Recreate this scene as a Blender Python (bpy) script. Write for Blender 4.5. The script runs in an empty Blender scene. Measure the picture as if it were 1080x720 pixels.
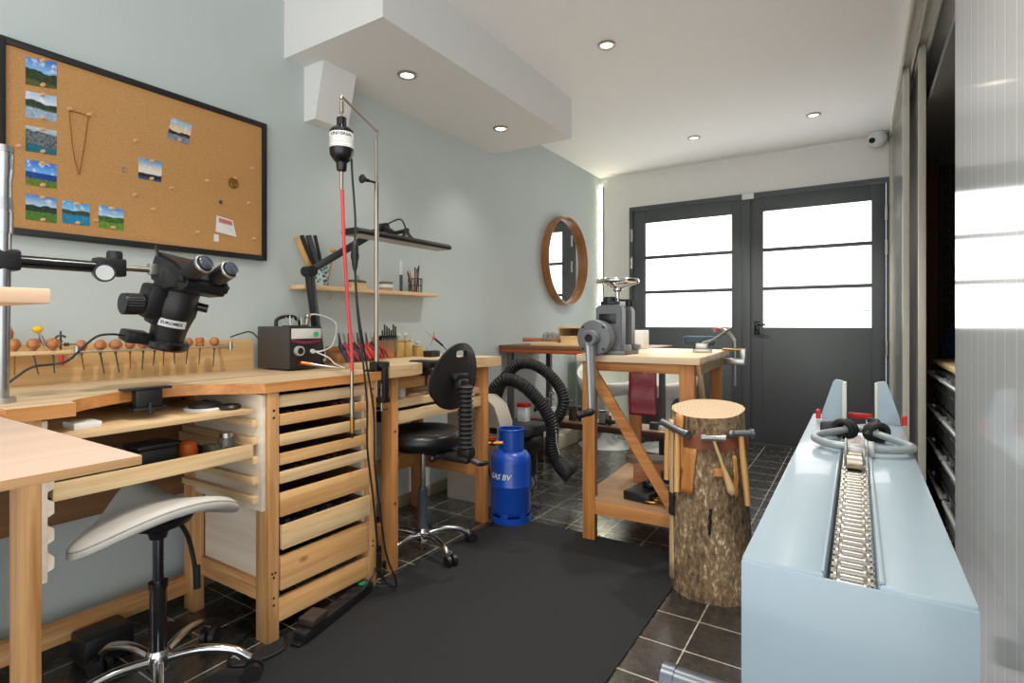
import bpy, bmesh, math, random
from math import sin, cos, pi, radians as R, atan2, sqrt
from mathutils import Vector as V, Matrix, Euler
random.seed(7)
SC = bpy.context.scene
COL = SC.collection

# ------------------------------------------------------------------ camera
F = 573.0; HV = 341.0; HC = 1.1; YAW = atan2(365, 573)
_s, _c = sin(YAW), cos(YAW)
def ray(u, v):
    a = (u-540)/F; b = -(v-HV)/F
    return V((-_s+_c*a, _c+_s*a, b))
CP = V((0, 0, HC))
def onx(u, v, x): r = ray(u, v); return CP + r*(x/r.x)
def ony(u, v, y): r = ray(u, v); return CP + r*(y/r.y)
def onz(u, v, z): r = ray(u, v); return CP + r*((z-HC)/r.z)

# ------------------------------------------------------------------ materials
def lin(c):
    return tuple((x/255/12.92 if x/255 <= .04045 else ((x/255+.055)/1.055)**2.4) for x in c) + (1,)
MATS = {}
def nodes(name):
    m = bpy.data.materials.new(name); m.use_nodes = True
    nt = m.node_tree; b = nt.nodes['Principled BSDF']
    return m, nt, b
def mat(name, rgb, rough=.5, metal=0, var=.06, nscale=14, spec=.5, bump=0, bscale=120, coat=0, stretch=(1,1,1), alpha=1, trans=0):
    if name in MATS: return MATS[name]
    m, nt, b = nodes(name); N = nt.nodes; L = nt.links
    tc = N.new('ShaderNodeTexCoord'); mp = N.new('ShaderNodeMapping'); mp.inputs['Scale'].default_value = stretch
    L.new(tc.outputs['Object'], mp.inputs['Vector'])
    no = N.new('ShaderNodeTexNoise'); no.inputs['Scale'].default_value = nscale; no.inputs['Detail'].default_value = 4
    L.new(mp.outputs[0], no.inputs['Vector'])
    mx = N.new('ShaderNodeMix'); mx.data_type = 'RGBA'
    c = lin(rgb)
    mx.inputs[6].default_value = tuple(max(0, x*(1-var*2)) for x in c[:3])+(1,)
    mx.inputs[7].default_value = tuple(min(1, x*(1+var*2)) for x in c[:3])+(1,)
    L.new(no.outputs['Fac'], mx.inputs[0]); L.new(mx.outputs[2], b.inputs['Base Color'])
    b.inputs['Roughness'].default_value = rough; b.inputs['Metallic'].default_value = metal
    b.inputs['Specular IOR Level'].default_value = spec; b.inputs['Coat Weight'].default_value = coat
    b.inputs['Transmission Weight'].default_value = trans
    if bump:
        n2 = N.new('ShaderNodeTexNoise'); n2.inputs['Scale'].default_value = bscale; n2.inputs['Detail'].default_value = 5
        L.new(mp.outputs[0], n2.inputs['Vector'])
        bp = N.new('ShaderNodeBump'); bp.inputs['Strength'].default_value = bump; bp.inputs['Distance'].default_value = .004
        L.new(n2.outputs['Fac'], bp.inputs['Height']); L.new(bp.outputs[0], b.inputs['Normal'])
    MATS[name] = m; return m
def wood(name, lo, hi, axis='y', fine=60, rough=.5, knots=None):
    if name in MATS: return MATS[name]
    m, nt, b = nodes(name); N = nt.nodes; L = nt.links
    tc = N.new('ShaderNodeTexCoord'); mp = N.new('ShaderNodeMapping')
    st = {'x': (.05, 1, 1), 'y': (1, .05, 1), 'z': (1, 1, .05)}[axis]
    mp.inputs['Scale'].default_value = st
    L.new(tc.outputs['Object'], mp.inputs['Vector'])
    no = N.new('ShaderNodeTexNoise'); no.inputs['Scale'].default_value = fine; no.inputs['Detail'].default_value = 5
    no.inputs['Distortion'].default_value = .6
    L.new(mp.outputs[0], no.inputs['Vector'])
    n3 = N.new('ShaderNodeTexNoise'); n3.inputs['Scale'].default_value = fine*.22; n3.inputs['Detail'].default_value = 2
    L.new(mp.outputs[0], n3.inputs['Vector'])
    add = N.new('ShaderNodeMath'); add.operation = 'ADD'
    L.new(no.outputs['Fac'], add.inputs[0]); L.new(n3.outputs['Fac'], add.inputs[1])
    rp = N.new('ShaderNodeValToRGB')
    rp.color_ramp.elements[0].position = .72; rp.color_ramp.elements[0].color = lin(lo)
    rp.color_ramp.elements[1].position = 1.25; rp.color_ramp.elements[1].color = lin(hi)
    dv = N.new('ShaderNodeMath'); dv.operation = 'MULTIPLY'; dv.inputs[1].default_value = .5
    L.new(add.outputs[0], dv.inputs[0])
    rp.color_ramp.elements[0].position = .36; rp.color_ramp.elements[1].position = .62
    L.new(dv.outputs[0], rp.inputs[0])
    out = rp.outputs[0]
    if knots:
        vo = N.new('ShaderNodeTexVoronoi'); vo.inputs['Scale'].default_value = 7; vo.inputs['Randomness'].default_value = 1
        mk = N.new('ShaderNodeMapping'); mk.inputs['Scale'].default_value = {'x': (.55, 1, 1), 'y': (1, .55, 1), 'z': (1, 1, .55)}[axis]
        L.new(tc.outputs['Object'], mk.inputs['Vector']); L.new(mk.outputs[0], vo.inputs['Vector'])
        r2 = N.new('ShaderNodeValToRGB'); r2.color_ramp.elements[0].position = .05; r2.color_ramp.elements[0].color = (1,1,1,1)
        r2.color_ramp.elements[1].position = .11; r2.color_ramp.elements[1].color = (0,0,0,1)
        L.new(vo.outputs['Distance'], r2.inputs[0])
        mx = N.new('ShaderNodeMix'); mx.data_type = 'RGBA'; mx.inputs[7].default_value = lin(knots)
        L.new(out, mx.inputs[6]); L.new(r2.outputs[0], mx.inputs[0]); out = mx.outputs[2]
    L.new(out, b.inputs['Base Color']); b.inputs['Roughness'].default_value = rough
    MATS[name] = m; return m
def emis(name, rgb, s):
    if name in MATS: return MATS[name]
    m, nt, b = nodes(name)
    b.inputs['Base Color'].default_value = lin(rgb); b.inputs['Emission Color'].default_value = lin(rgb)
    b.inputs['Emission Strength'].default_value = s
    MATS[name] = m; return m

PINE = lambda a='z': wood('pine_'+a, (176,122,70), (222,174,120), a, 55, .5, (120,66,30))
OPINE = lambda a='z': wood('orange_pine_'+a, (164,98,42), (208,142,74), a, 50, .5, (104,48,20))
BIRCH = lambda a='y': wood('birch_'+a, (204,166,116), (236,206,160), a, 50, .5)
TOPW = wood('worktop_wood', (176,148,112), (222,196,158), 'y', 40, .5)
EDGEW = wood('worktop_edge', (184,116,58), (216,152,88), 'y', 40, .5)
PLY = wood('pale_plywood', (196,168,148), (214,188,168), 'y', 12, .55)
PLYE = wood('plywood_edge', (170,128,84), (206,164,116), 'y', 90, .6)
WHITEPLY = wood('white_plywood', (214,196,174), (234,220,200), 'x', 30, .55)
BROWNB = wood('brown_board', (120,82,52), (146,104,68), 'y', 30, .6)
DKBROWN = wood('dark_brown_wood', (62,34,24), (96,56,40), 'x', 40, .5)
REDBROWN = wood('red_brown_wood', (150,66,32), (190,92,48), 'x', 40, .4)
HANDLE = wood('turned_handle_wood', (150,88,46), (196,128,74), 'z', 60, .35)
HICK = wood('hickory_wood', (182,132,74), (222,176,112), 'z', 70, .4)
BLK = mat('black_plastic', (24,24,26), .42)
BLKG = mat('black_gloss', (14,14,15), .25)
BLKR = mat('black_rubber', (20,20,21), .6)
DGREY = mat('dark_grey_metal', (58,60,62), .45)
CHROME = mat('chrome', (205,205,205), .14, 1, .02)
STEEL = mat('brushed_steel', (186,184,178), .3, 1, .05)
NICKEL = mat('warm_nickel', (176,166,150), .28, 1, .05)
BRASS = mat('brass', (190,140,70), .3, 1)
COPPER = mat('copper', (206,124,80), .35, 1)
WHITE = mat('white_plastic', (232,232,230), .4, var=.02)
WPAINT = mat('white_paint', (226,225,222), .7, var=.015)
RED = mat('red_plastic', (190,34,30), .35)
BLUE = mat('dark_blue_plastic', (28,50,88), .4)
GREYP = mat('grey_paint', (120,122,124), .38, bump=.05)

# ------------------------------------------------------------------ mesh helper
class MB:
    def __init__(s): s.b = bmesh.new()
    def _xf(s, vs, M):
        if M is not None:
            for v in vs: v.co = M @ v.co
    def box(s, x0, x1, y0, y1, z0, z1, bev=0, M=None, seg=2):
        t = bmesh.new()
        bmesh.ops.create_cube(t, size=1)
        for v in t.verts:
            v.co = V(((x0+x1)/2+v.co.x*(x1-x0), (y0+y1)/2+v.co.y*(y1-y0), (z0+z1)/2+v.co.z*(z1-z0)))
        if bev: bmesh.ops.bevel(t, geom=list(t.edges), offset=bev, segments=seg, affect='EDGES', profile=.5)
        s.add(t, M); return s
    def add(s, t, M=None):
        if M is not None: bmesh.ops.transform(t, matrix=M, verts=list(t.verts))
        me = bpy.data.meshes.new('tmp'); t.to_mesh(me); t.free(); s.b.from_mesh(me); bpy.data.meshes.remove(me)
    def cyl(s, p0, p1, r0, r1=None, seg=20, caps=True):
        p0, p1 = V(p0), V(p1); r1 = r0 if r1 is None else r1
        d = p1-p0; q = d.to_track_quat('Z', 'Y').to_matrix()
        A, B = [], []
        for i in range(seg):
            a = 2*pi*i/seg; e = q @ V((cos(a), sin(a), 0))
            A.append(s.b.verts.new(p0+e*r0)); B.append(s.b.verts.new(p1+e*r1))
        for i in range(seg):
            j = (i+1) % seg; s.b.faces.new((A[i], A[j], B[j], B[i]))
        if caps: s.b.faces.new(A[::-1]); s.b.faces.new(B)
        return s
    def lathe(s, o, prof, axis=(0,0,1), seg=28, cap=True):
        o = V(o); q = V(axis).to_track_quat('Z', 'Y').to_matrix(); rings = []
        for r, z in prof:
            if r < 1e-6: rings.append([s.b.verts.new(o+q@V((0,0,z)))])
            else: rings.append([s.b.verts.new(o+q@V((r*cos(2*pi*i/seg), r*sin(2*pi*i/seg), z))) for i in range(seg)])
        for a, b in zip(rings, rings[1:]):
            for i in range(seg):
                j = (i+1) % seg
                if len(a) == 1 and len(b) == 1: continue
                if len(a) == 1: s.b.faces.new((a[0], b[j], b[i]))
                elif len(b) == 1: s.b.faces.new((a[i], a[j], b[0]))
                else: s.b.faces.new((a[i], a[j], b[j], b[i]))
        if cap:
            if len(rings[0]) > 1: s.b.faces.new(rings[0][::-1])
            if len(rings[-1]) > 1: s.b.faces.new(rings[-1])
        return s
    def tube(s, pts, r, seg=10, closed=False, smooth=0, caps=True):
        pts = [V(p) for p in pts]
        if smooth: pts = spline(pts, smooth, closed)
        n = len(pts); rf = r if callable(r) else (lambda t: r)
        rings = []; prev = None
        for i, p in enumerate(pts):
            if closed: d = pts[(i+1) % n]-pts[i-1]
            else: d = pts[min(i+1, n-1)]-pts[max(i-1, 0)]
            d.normalize()
            if prev is None:
                up = V((0,0,1)) if abs(d.z) < .9 else V((1,0,0)); x = d.cross(up).normalized()
            else:
                x = prev-d*prev.dot(d)
                if x.length < 1e-6: x = d.orthogonal()
                x.normalize()
            prev = x; y = d.cross(x); rr = rf(i/max(1, n-1))
            rings.append([s.b.verts.new(p+(x*cos(2*pi*k/seg)+y*sin(2*pi*k/seg))*rr) for k in range(seg)])
        m = n if closed else n-1
        for i in range(m):
            a, b = rings[i], rings[(i+1) % n]
            for k in range(seg):
                l = (k+1) % seg; s.b.faces.new((a[k], a[l], b[l], b[k]))
        if caps and not closed:
            s.b.faces.new(rings[0][::-1]); s.b.faces.new(rings[-1])
        return s
    def prism(s, poly, vec, M=None):
        vec = V(vec); A = [s.b.verts.new(V(p)) for p in poly]; B = [s.b.verts.new(V(p)+vec) for p in poly]
        n = len(A)
        f1 = s.b.faces.new(A[::-1]); f2 = s.b.faces.new(B)
        for i in range(n):
            j = (i+1) % n; s.b.faces.new((A[i], A[j], B[j], B[i]))
        if M is not None: s._xf(A+B, M)
        if n > 4: bmesh.ops.triangulate(s.b, faces=[f1, f2])
        return s
    def ball(s, c, r, sc=(1,1,1), seg=16):
        t = bmesh.new(); bmesh.ops.create_uvsphere(t, u_segments=seg, v_segments=max(6, seg//2), radius=r)
        s.add(t, Matrix.Translation(V(c)) @ Matrix.Diagonal(V(sc).to_4d())); return s
    def torus(s, c, R_, r, axis=(0,0,1), seg=32, cs=10, sc=(1,1)):
        q = V(axis).to_track_quat('Z', 'Y').to_matrix()
        pts = [V(c)+q@V((R_*cos(2*pi*i/seg)*sc[0], R_*sin(2*pi*i/seg)*sc[1], 0)) for i in range(seg)]
        return s.tube(pts, r, cs, closed=True)
    def build(s, name, m, parent=None, ang=38):
        b = s.b
        bmesh.ops.recalc_face_normals(b, faces=list(b.faces))
        b.normal_update()
        for f in b.faces: f.smooth = True
        for e in b.edges:
            if len(e.link_faces) == 2 and e.calc_face_angle(0) > R(ang): e.smooth = False
        if parent is not None: o0 = OFF[parent]
        else:
            cs = [v.co for v in b.verts]
            o0 = V(((min(c.x for c in cs)+max(c.x for c in cs))/2, (min(c.y for c in cs)+max(c.y for c in cs))/2, min(c.z for c in cs)))
        for v in b.verts: v.co -= o0
        me = bpy.data.meshes.new(name); b.to_mesh(me); b.free()
        o = bpy.data.objects.new(name, me); COL.objects.link(o)
        if m is not None: me.materials.append(m)
        if parent is not None: o.parent = parent
        else: o.location = o0
        OFF[o] = V(o0); return o
OFF = {}
def spline(P, n, closed=False):
    out = []; k = len(P)
    rng = range(k) if closed else range(k-1)
    for i in rng:
        p1, p2 = P[i], P[(i+1) % k]
        p0 = P[i-1] if (closed or i > 0) else p1; p3 = P[(i+2) % k] if (closed or i+2 < k) else p2
        for j in range(n):
            t = j/n
            out.append(.5*((2*p1)+(p2-p0)*t+(2*p0-5*p1+4*p2-p3)*t*t+(3*p1-p0-3*p2+p3)*t**3))
    if not closed: out.append(P[-1])
    return out
def tag(o, label, cat, group=None, kind=None):
    if label: o['label'] = label
    if cat: o['category'] = cat
    if group: o['group'] = group
    if kind: o['kind'] = kind
    return o
def thing(name, loc, label, cat, group=None):
    o = bpy.data.objects.new(name, None); COL.objects.link(o); o.location = loc; o.empty_display_size = .05
    OFF[o] = V(loc); return tag(o, label, cat, group)
def struct(mb, name, m): o = mb.build(name, m); o['kind'] = 'structure'; return o
def dup(o, loc=None, rot=None, label=None, group=None):
    r = o.copy(); COL.objects.link(r)
    if loc is not None: r.location = loc
    if rot is not None: r.rotation_euler = rot
    if label: r['label'] = label
    if group: r['group'] = group
    for ch in list(o.children):
        c = ch.copy(); COL.objects.link(c); c.parent = r
        for g in list(ch.children):
            d = g.copy(); COL.objects.link(d); d.parent = c
    return r
def text_mesh(txt, size, extr=.0004):
    cu = bpy.data.curves.new('txt', 'FONT'); cu.body = txt; cu.size = size; cu.extrude = extr
    cu.align_x = 'CENTER'; cu.align_y = 'CENTER'; cu.resolution_u = 2; cu.offset = size*.018
    o = bpy.data.objects.new('txt', cu); COL.objects.link(o)
    dg = bpy.context.evaluated_depsgraph_get(); dg.update()
    me = bpy.data.meshes.new_from_object(o.evaluated_get(dg))
    bpy.data.objects.remove(o); bpy.data.curves.remove(cu)
    b = bmesh.new(); b.from_mesh(me); bpy.data.meshes.remove(me); return b
ORD = ['first','second','third','fourth','fifth','sixth','seventh','eighth','ninth','tenth','eleventh','twelfth','thirteenth','fourteenth','fifteenth','sixteenth']

# ================================================================== SETTING
LW = -2.32; EY = 5.39; CZ = 2.645; RX = .215
# floor
m, nt, b = nodes('black_floor_tiles'); N = nt.nodes; L = nt.links
tc = N.new('ShaderNodeTexCoord'); mp = N.new('ShaderNodeMapping'); mp.inputs['Location'].default_value = (.495+.2075*40, -1.852+.2075*40, 0)
geo = N.new('ShaderNodeNewGeometry'); L.new(geo.outputs['Position'], mp.inputs['Vector'])
br = N.new('ShaderNodeTexBrick'); br.offset = 0; br.inputs['Scale'].default_value = 1
br.inputs['Brick Width'].default_value = .2075; br.inputs['Row Height'].default_value = .2075; br.inputs['Mortar Size'].default_value = .0025
br.inputs['Mortar Smooth'].default_value = .1
br.inputs['Color1'].default_value = lin((36,35,35)); br.inputs['Color2'].default_value = lin((50,49,48)); br.inputs['Mortar'].default_value = lin((186,180,170))
L.new(mp.outputs[0], br.inputs['Vector'])
no = N.new('ShaderNodeTexNoise'); no.inputs['Scale'].default_value = 26; no.inputs['Detail'].default_value = 8; L.new(geo.outputs['Position'], no.inputs['Vector'])
mx = N.new('ShaderNodeMix'); mx.data_type = 'RGBA'; mx.blend_type = 'MULTIPLY'; mx.inputs[0].default_value = .7
rp = N.new('ShaderNodeValToRGB'); rp.color_ramp.elements[0].position = .3; rp.color_ramp.elements[0].color = (.55,.55,.55,1); rp.color_ramp.elements[1].position = .75; rp.color_ramp.elements[1].color = (1.35,1.33,1.3,1)
L.new(no.outputs['Fac'], rp.inputs[0]); L.new(br.outputs['Color'], mx.inputs[6]); L.new(rp.outputs[0], mx.inputs[7]); L.new(mx.outputs[2], b.inputs['Base Color'])
mr = N.new('ShaderNodeMapRange'); b.inputs['Coat Weight'].default_value = 1; b.inputs['Coat Roughness'].default_value = .26; mr.inputs['To Min'].default_value = .18; mr.inputs['To Max'].default_value = .36; L.new(no.outputs['Fac'], mr.inputs['Value']); L.new(mr.outputs[0], b.inputs['Roughness'])
bp = N.new('ShaderNodeBump'); bp.inputs['Strength'].default_value = .25; bp.inputs['Distance'].default_value = .002; bp.invert = True
L.new(br.outputs['Fac'], bp.inputs['Height']); L.new(bp.outputs[0], b.inputs['Normal'])
struct(MB().box(LW-.1, 1.9, -1.35, EY+.1, -.1, 0), 'floor', m)

WALLP = mat('pale_blue_green_wall_paint', (196,205,203), .75, var=.02, nscale=3, bump=.06, bscale=60)
CEILP = mat('white_ceiling_paint', (246,246,245), .8, var=.01)
ENDP = mat('white_wall_paint', (236,235,231), .8, var=.015)
struct(MB().box(LW-.1, LW, -1.35, EY+.1, 0, CZ+.1), 'wall_left', WALLP)
ceil = MB().box(LW, 1.9, -1.35, EY+.1, CZ, CZ+.1)
struct(ceil, 'ceiling', CEILP)
# end wall with the double door opening
DX0, DX1, DZ = -1.985, .215, 2.29
wb = MB().box(LW, DX0, EY, EY+.12, 0, CZ).box(DX0, DX1, EY, EY+.12, DZ, CZ).box(DX1, 1.9, EY, EY+.12, 0, CZ)
struct(wb, 'wall_end', ENDP)
# storage room behind the sliding panels
DARKB = None
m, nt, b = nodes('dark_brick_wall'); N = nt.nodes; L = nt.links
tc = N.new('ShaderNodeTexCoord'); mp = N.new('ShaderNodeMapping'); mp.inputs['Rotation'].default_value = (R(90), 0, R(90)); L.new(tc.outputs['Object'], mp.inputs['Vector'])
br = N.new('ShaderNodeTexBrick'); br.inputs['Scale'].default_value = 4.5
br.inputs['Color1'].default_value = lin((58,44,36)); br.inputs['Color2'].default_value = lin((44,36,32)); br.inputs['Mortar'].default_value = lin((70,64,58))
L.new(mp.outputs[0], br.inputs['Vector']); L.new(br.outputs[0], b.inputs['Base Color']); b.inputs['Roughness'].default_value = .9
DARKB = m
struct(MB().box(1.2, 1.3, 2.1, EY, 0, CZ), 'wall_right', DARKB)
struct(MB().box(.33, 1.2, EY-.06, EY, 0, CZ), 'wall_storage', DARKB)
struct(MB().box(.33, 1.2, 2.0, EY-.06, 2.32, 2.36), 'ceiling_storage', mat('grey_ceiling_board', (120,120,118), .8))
struct(MB().box(.34, 1.2, 2.1, 2.16, 0, CZ), 'wall_light_block', WPAINT)  # unseen partition added to keep daylight out of the storage room
# soffit box and the plaster bracket below it
sof = MB().box(LW, -1.66, 1.61, 3.37, 2.37, CZ)
struct(sof, 'trim_1', mat('soffit_paint', (228,228,226), .8, var=.01))
brk = MB(); pA = [(LW, 1.72, 2.10), (-2.235, 1.72, 2.10), (-2.17, 1.72, 2.37), (LW, 1.72, 2.37)]
brk.prism(pA, (0, .2, 0))
struct(brk, 'trim_2', MATS['soffit_paint'])
# baseboard
struct(MB().box(LW, LW+.012, -1.35, EY, 0, .07, .003), 'baseboard_left', mat('grey_beige_baseboard', (148,140,120), .6))

# ---- double garage door
DOORP = mat('anthracite_door_paint', (78,82,84), .42, var=.03, nscale=5)
PANE = emis('frosted_glass_daylight', (236,236,236), 3.6); PANE.node_tree.nodes['Principled BSDF'].inputs['Base Color'].default_value = (.02,.02,.02,1)
struct(MB().box(DX0, DX0+.035, EY-.03, EY+.05, 0, DZ).box(DX1-.02, DX1, EY-.03, EY+.05, 0, DZ).box(DX0+.035, DX1-.02, EY-.03, EY+.05, DZ-.035, DZ), 'trim_3', DOORP)
ZB, ZT = 1.065, 2.117
def door(name, x0, x1, gx0, gx1, label):
    t = thing(name, ((x0+x1)/2, EY+.02, .01), label, 'door'); t['kind'] = 'structure'
    f = MB(); y0, y1 = EY-.012, EY+.04
    f.box(x0, gx0, y0, y1, .01, DZ-.04, .003).box(gx1, x1, y0, y1, .01, DZ-.04, .003)
    f.box(gx0, gx1, y0, y1, .01, ZB, .003).box(gx0, gx1, y0, y1, ZT, DZ-.04, .003)
    h = (ZT-ZB)/3
    for k in (1, 2): f.box(gx0, gx1, y0+.006, y1, ZB+h*k-.016, ZB+h*k+.016, .003)
    bead = MB()
    f.build('door_leaf', DOORP, t)
    for k in range(3):
        MB().box(gx0, gx1, EY+.014, EY+.022, ZB+h*k+(.016 if k else 0), ZB+h*(k+1)-(.016 if k < 2 else 0)).build('window_pane', PANE, t)
    return t
d1 = door('door_1', DX0+.038, -.868, -1.822, -.995, 'left leaf of the dark grey garage door with three frosted panes')
d2 = door('door_2', -.862, DX1-.023, -.727, .093, 'right leaf of the dark grey garage door, with black lever handle')
MB().box(-.905, -.83, EY-.028, EY-.012, .01, DZ-.04, .004).build('cover_strip', DOORP, d2)
hb = MB().box(-.80, -.755, EY-.02, EY-.012, 1.0, 1.12, .003).cyl((-.778, EY-.012, 1.09), (-.778, EY-.065, 1.09), .01).cyl((-.785, EY-.06, 1.09), (-.70, EY-.06, 1.09), .009)
hd = hb.build('door_handle', BLKG, d2)
MB().cyl((-.778, EY-.02, 1.02), (-.778, EY-.032, 1.02), .009).build('lock_cylinder', DGREY, d2)
for zz in (1.72, 2.0):
    MB().cyl((DX0+.03, EY-.035, zz-.06), (DX0+.03, EY-.035, zz+.06), .011, seg=10).build('hinge', STEEL, d1)
for zz in (.9, 1.72, 2.0):
    MB().cyl((DX1-.02, EY-.035, zz-.06), (DX1-.02, EY-.035, zz+.06), .011, seg=10).build('hinge', STEEL, d2)
MB().box(-.90, -.80, EY-.05, EY-.03, DZ-.055, DZ-.005, .004).build('door_sensor', WHITE, d2)
MB().box(.03, .085, EY+.0135, EY+.0145, 1.2, 1.21).build('glass_sticker', mat('teal_sticker', (150,190,190), .5), d2)

struct(MB().box(DX0-.02, DX1+.02, EY-.04, EY+.3, -.02, .012).box(DX0-.02, DX1+.02, EY+.05, EY+.09, 0, .09), 'trim_6', mat('light_leak_sill', (70,70,70), .5))  # sill added to close the light leak under the door leaves
# ---- ceiling rail and sliding polycarbonate panels on the right
ALU = mat('cream_aluminium', (206,203,190), .4, var=.02)
rail = MB().box(.212, .222, 1.0, EY, CZ-.05, CZ).box(.262, .272, 1.0, EY, CZ-.05, CZ).box(.318, .33, 1.0, EY, CZ-.05, CZ).box(.222, .318, 1.0, EY, CZ-.012, CZ)
struct(rail, 'trim_4', ALU)
struct(MB().box(.212, .24, EY-.03, EY, 0, CZ-.05, .002).box(.222,.33,1.2,EY,0,.012,.002), 'trim_5', ALU)
m, nt, b = nodes('milky_polycarbonate'); N = nt.nodes; L = nt.links
geo = N.new('ShaderNodeNewGeometry'); sp = N.new('ShaderNodeSeparateXYZ'); L.new(geo.outputs['Position'], sp.inputs[0])
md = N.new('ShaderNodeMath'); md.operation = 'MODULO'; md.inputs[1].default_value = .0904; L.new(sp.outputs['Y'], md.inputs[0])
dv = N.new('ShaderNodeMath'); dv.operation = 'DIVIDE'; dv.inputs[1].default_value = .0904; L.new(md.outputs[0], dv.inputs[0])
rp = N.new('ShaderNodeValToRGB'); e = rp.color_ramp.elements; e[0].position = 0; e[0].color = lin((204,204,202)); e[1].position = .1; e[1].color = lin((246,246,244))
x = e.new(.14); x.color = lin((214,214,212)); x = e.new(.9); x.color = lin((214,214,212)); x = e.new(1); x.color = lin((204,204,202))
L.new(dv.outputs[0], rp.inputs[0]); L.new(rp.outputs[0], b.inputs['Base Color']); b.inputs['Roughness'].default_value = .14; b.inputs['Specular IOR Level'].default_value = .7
b.inputs['Subsurface Weight'].default_value = 0
bp = N.new('ShaderNodeBump'); bp.inputs['Strength'].default_value = .04; b.inputs['Coat Weight'].default_value = 1; b.inputs['Coat Roughness'].default_value = .09; bp.inputs['Distance'].default_value = .002
w2 = N.new('ShaderNodeMath'); w2.operation = 'SINE'; w3 = N.new('ShaderNodeMath'); w3.operation = 'MULTIPLY'; w3.inputs[1].default_value = 2*pi/.0904
L.new(sp.outputs['Y'], w3.inputs[0]); L.new(w3.outputs[0], w2.inputs[0]); L.new(w2.outputs[0], bp.inputs['Height']); L.new(bp.outputs[0], b.inputs['Normal'])
tl = N.new('ShaderNodeBsdfTranslucent'); L.new(rp.outputs[0], tl.inputs['Color'])
ms_ = N.new('ShaderNodeMixShader'); ms_.inputs[0].default_value = .4; out_ = nt.nodes['Material Output']
L.new(b.outputs[0], ms_.inputs[1]); L.new(tl.outputs[0], ms_.inputs[2]); L.new(ms_.outputs[0], out_.inputs['Surface'])
POLY = m
def slider(x, y0, y1, label, frame=True):
    t = thing('sliding_panel', (x, (y0+y1)/2, .012), label, 'sliding door')
    w = .03 if frame else 0
    MB().box(x-.008, x+.008, y0+w, y1-w, .014+w, CZ-.016-w).build('sheet', POLY, t)
    if frame:
        f = MB()
        f.box(x-.017, x+.017, y0, y0+w, .014, CZ-.016, .003).box(x-.017, x+.017, y1-w, y1, .014, CZ-.016, .003)
        f.box(x-.017, x+.017, y0+w, y1-w, .014, .014+w).box(x-.017, x+.017, y0+w, y1-w, CZ-.016-w, CZ-.016)
        f.build('frame', ALU, t)
    return t
slider(.242, 4.0, EY-.035, 'closed polycarbonate sliding panel in cream frame beside the garage door')
slider(.297, 3.72, 5.1, 'cream framed sliding panel behind the one at the door, next to the dark storage opening')
slider(.242, .35, 1.99, 'large near polycarbonate sliding panel with glossy ribs beside the blue-grey machine', False)

# ---- downlights
LAMP = emis('lamp_disc', (255,246,232), 6)
def downlight(x, y, z, label, E_=80):
    t = thing('downlight', (x, y, z-.012), label, 'ceiling light', 'recessed downlights')
    MB().lathe((x, y, z), [(.05, 0), (.05, -.006), (.044, -.011), (.034, -.009), (.032, -.002)], cap=False).build('trim_ring', mat('satin_ring', (170,164,156), .35, .8), t)
    MB().cyl((x, y, z-.001), (x, y, z-.004), .032).build('lamp_disc', LAMP, t)
    ld = bpy.data.lights.new('downlight_lamp', 'SPOT'); ld.energy = E_; ld.spot_size = R(100); ld.spot_blend = .8; ld.color = (1, .95, .87); ld.shadow_soft_size = .04
    lo = bpy.data.objects.new('downlight_lamp', ld); COL.objects.link(lo); lo.location = (x, y, z-.03)
downlight(-1.94, 2.05, 2.37, 'recessed downlight in the soffit nearer the hanging motor', 9)
downlight(-1.96, 2.94, 2.37, 'recessed downlight in the soffit, at its far end', 9)
downlight(-1.175, 2.82, CZ, 'recessed ceiling downlight closest to the soffit corner')
downlight(-1.15, 4.62, CZ, 'recessed ceiling downlight above the left door leaf')
downlight(-.278, 4.59, CZ, 'recessed ceiling downlight nearest the white security camera')
downlight(-.278, 2.82, CZ, 'added unseen ceiling downlight over the draw bench, beyond the top of the picture')  # out-of-view lamp added to brighten the draw bench top
downlight(-.278, 1.05, CZ, 'added unseen ceiling downlight over the near end of the draw bench')  # unseen lamp added for more light from above
downlight(-1.175, 1.05, CZ, 'added unseen ceiling downlight above the floor mat')  # unseen lamp added to light the mat and bench tops
# corner light strip
t = thing('light_strip', (LW+.02, EY-.02, .01), 'upright glowing light strip in the far corner by the mirror', 'light strip')
MB().box(LW+.002, LW+.014, EY-.014, EY-.002, .02, 2.55, .002).build('glowing_strip', emis('warm_led', (255,250,222), 55), t)
MB().box(LW+.03, LW+.04, EY-.012, EY, .01, 2.55).build('profile', mat('dark_profile', (90,92,90), .5), t)

# ---- world and lights
w = bpy.data.worlds.new('World'); SC.world = w; w.use_nodes = True
bg = w.node_tree.nodes['Background']; bg.inputs['Color'].default_value = (.95, .98, 1, 1); bg.inputs['Strength'].default_value = 2.5
SC.view_settings.view_transform = 'Standard'; SC.view_settings.look = 'None'; SC.view_settings.gamma = 1; SC.view_settings.exposure = 0

cam = bpy.data.cameras.new('Camera'); co = bpy.data.objects.new('Camera', cam); COL.objects.link(co)
co.location = (0, 0, HC); co.rotation_euler = (R(90), 0, YAW)
cam.sensor_width = 36; cam.lens = F/1080*36; cam.shift_y = -(360-HV)/1080; cam.clip_start = .02
SC.camera = co


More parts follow.
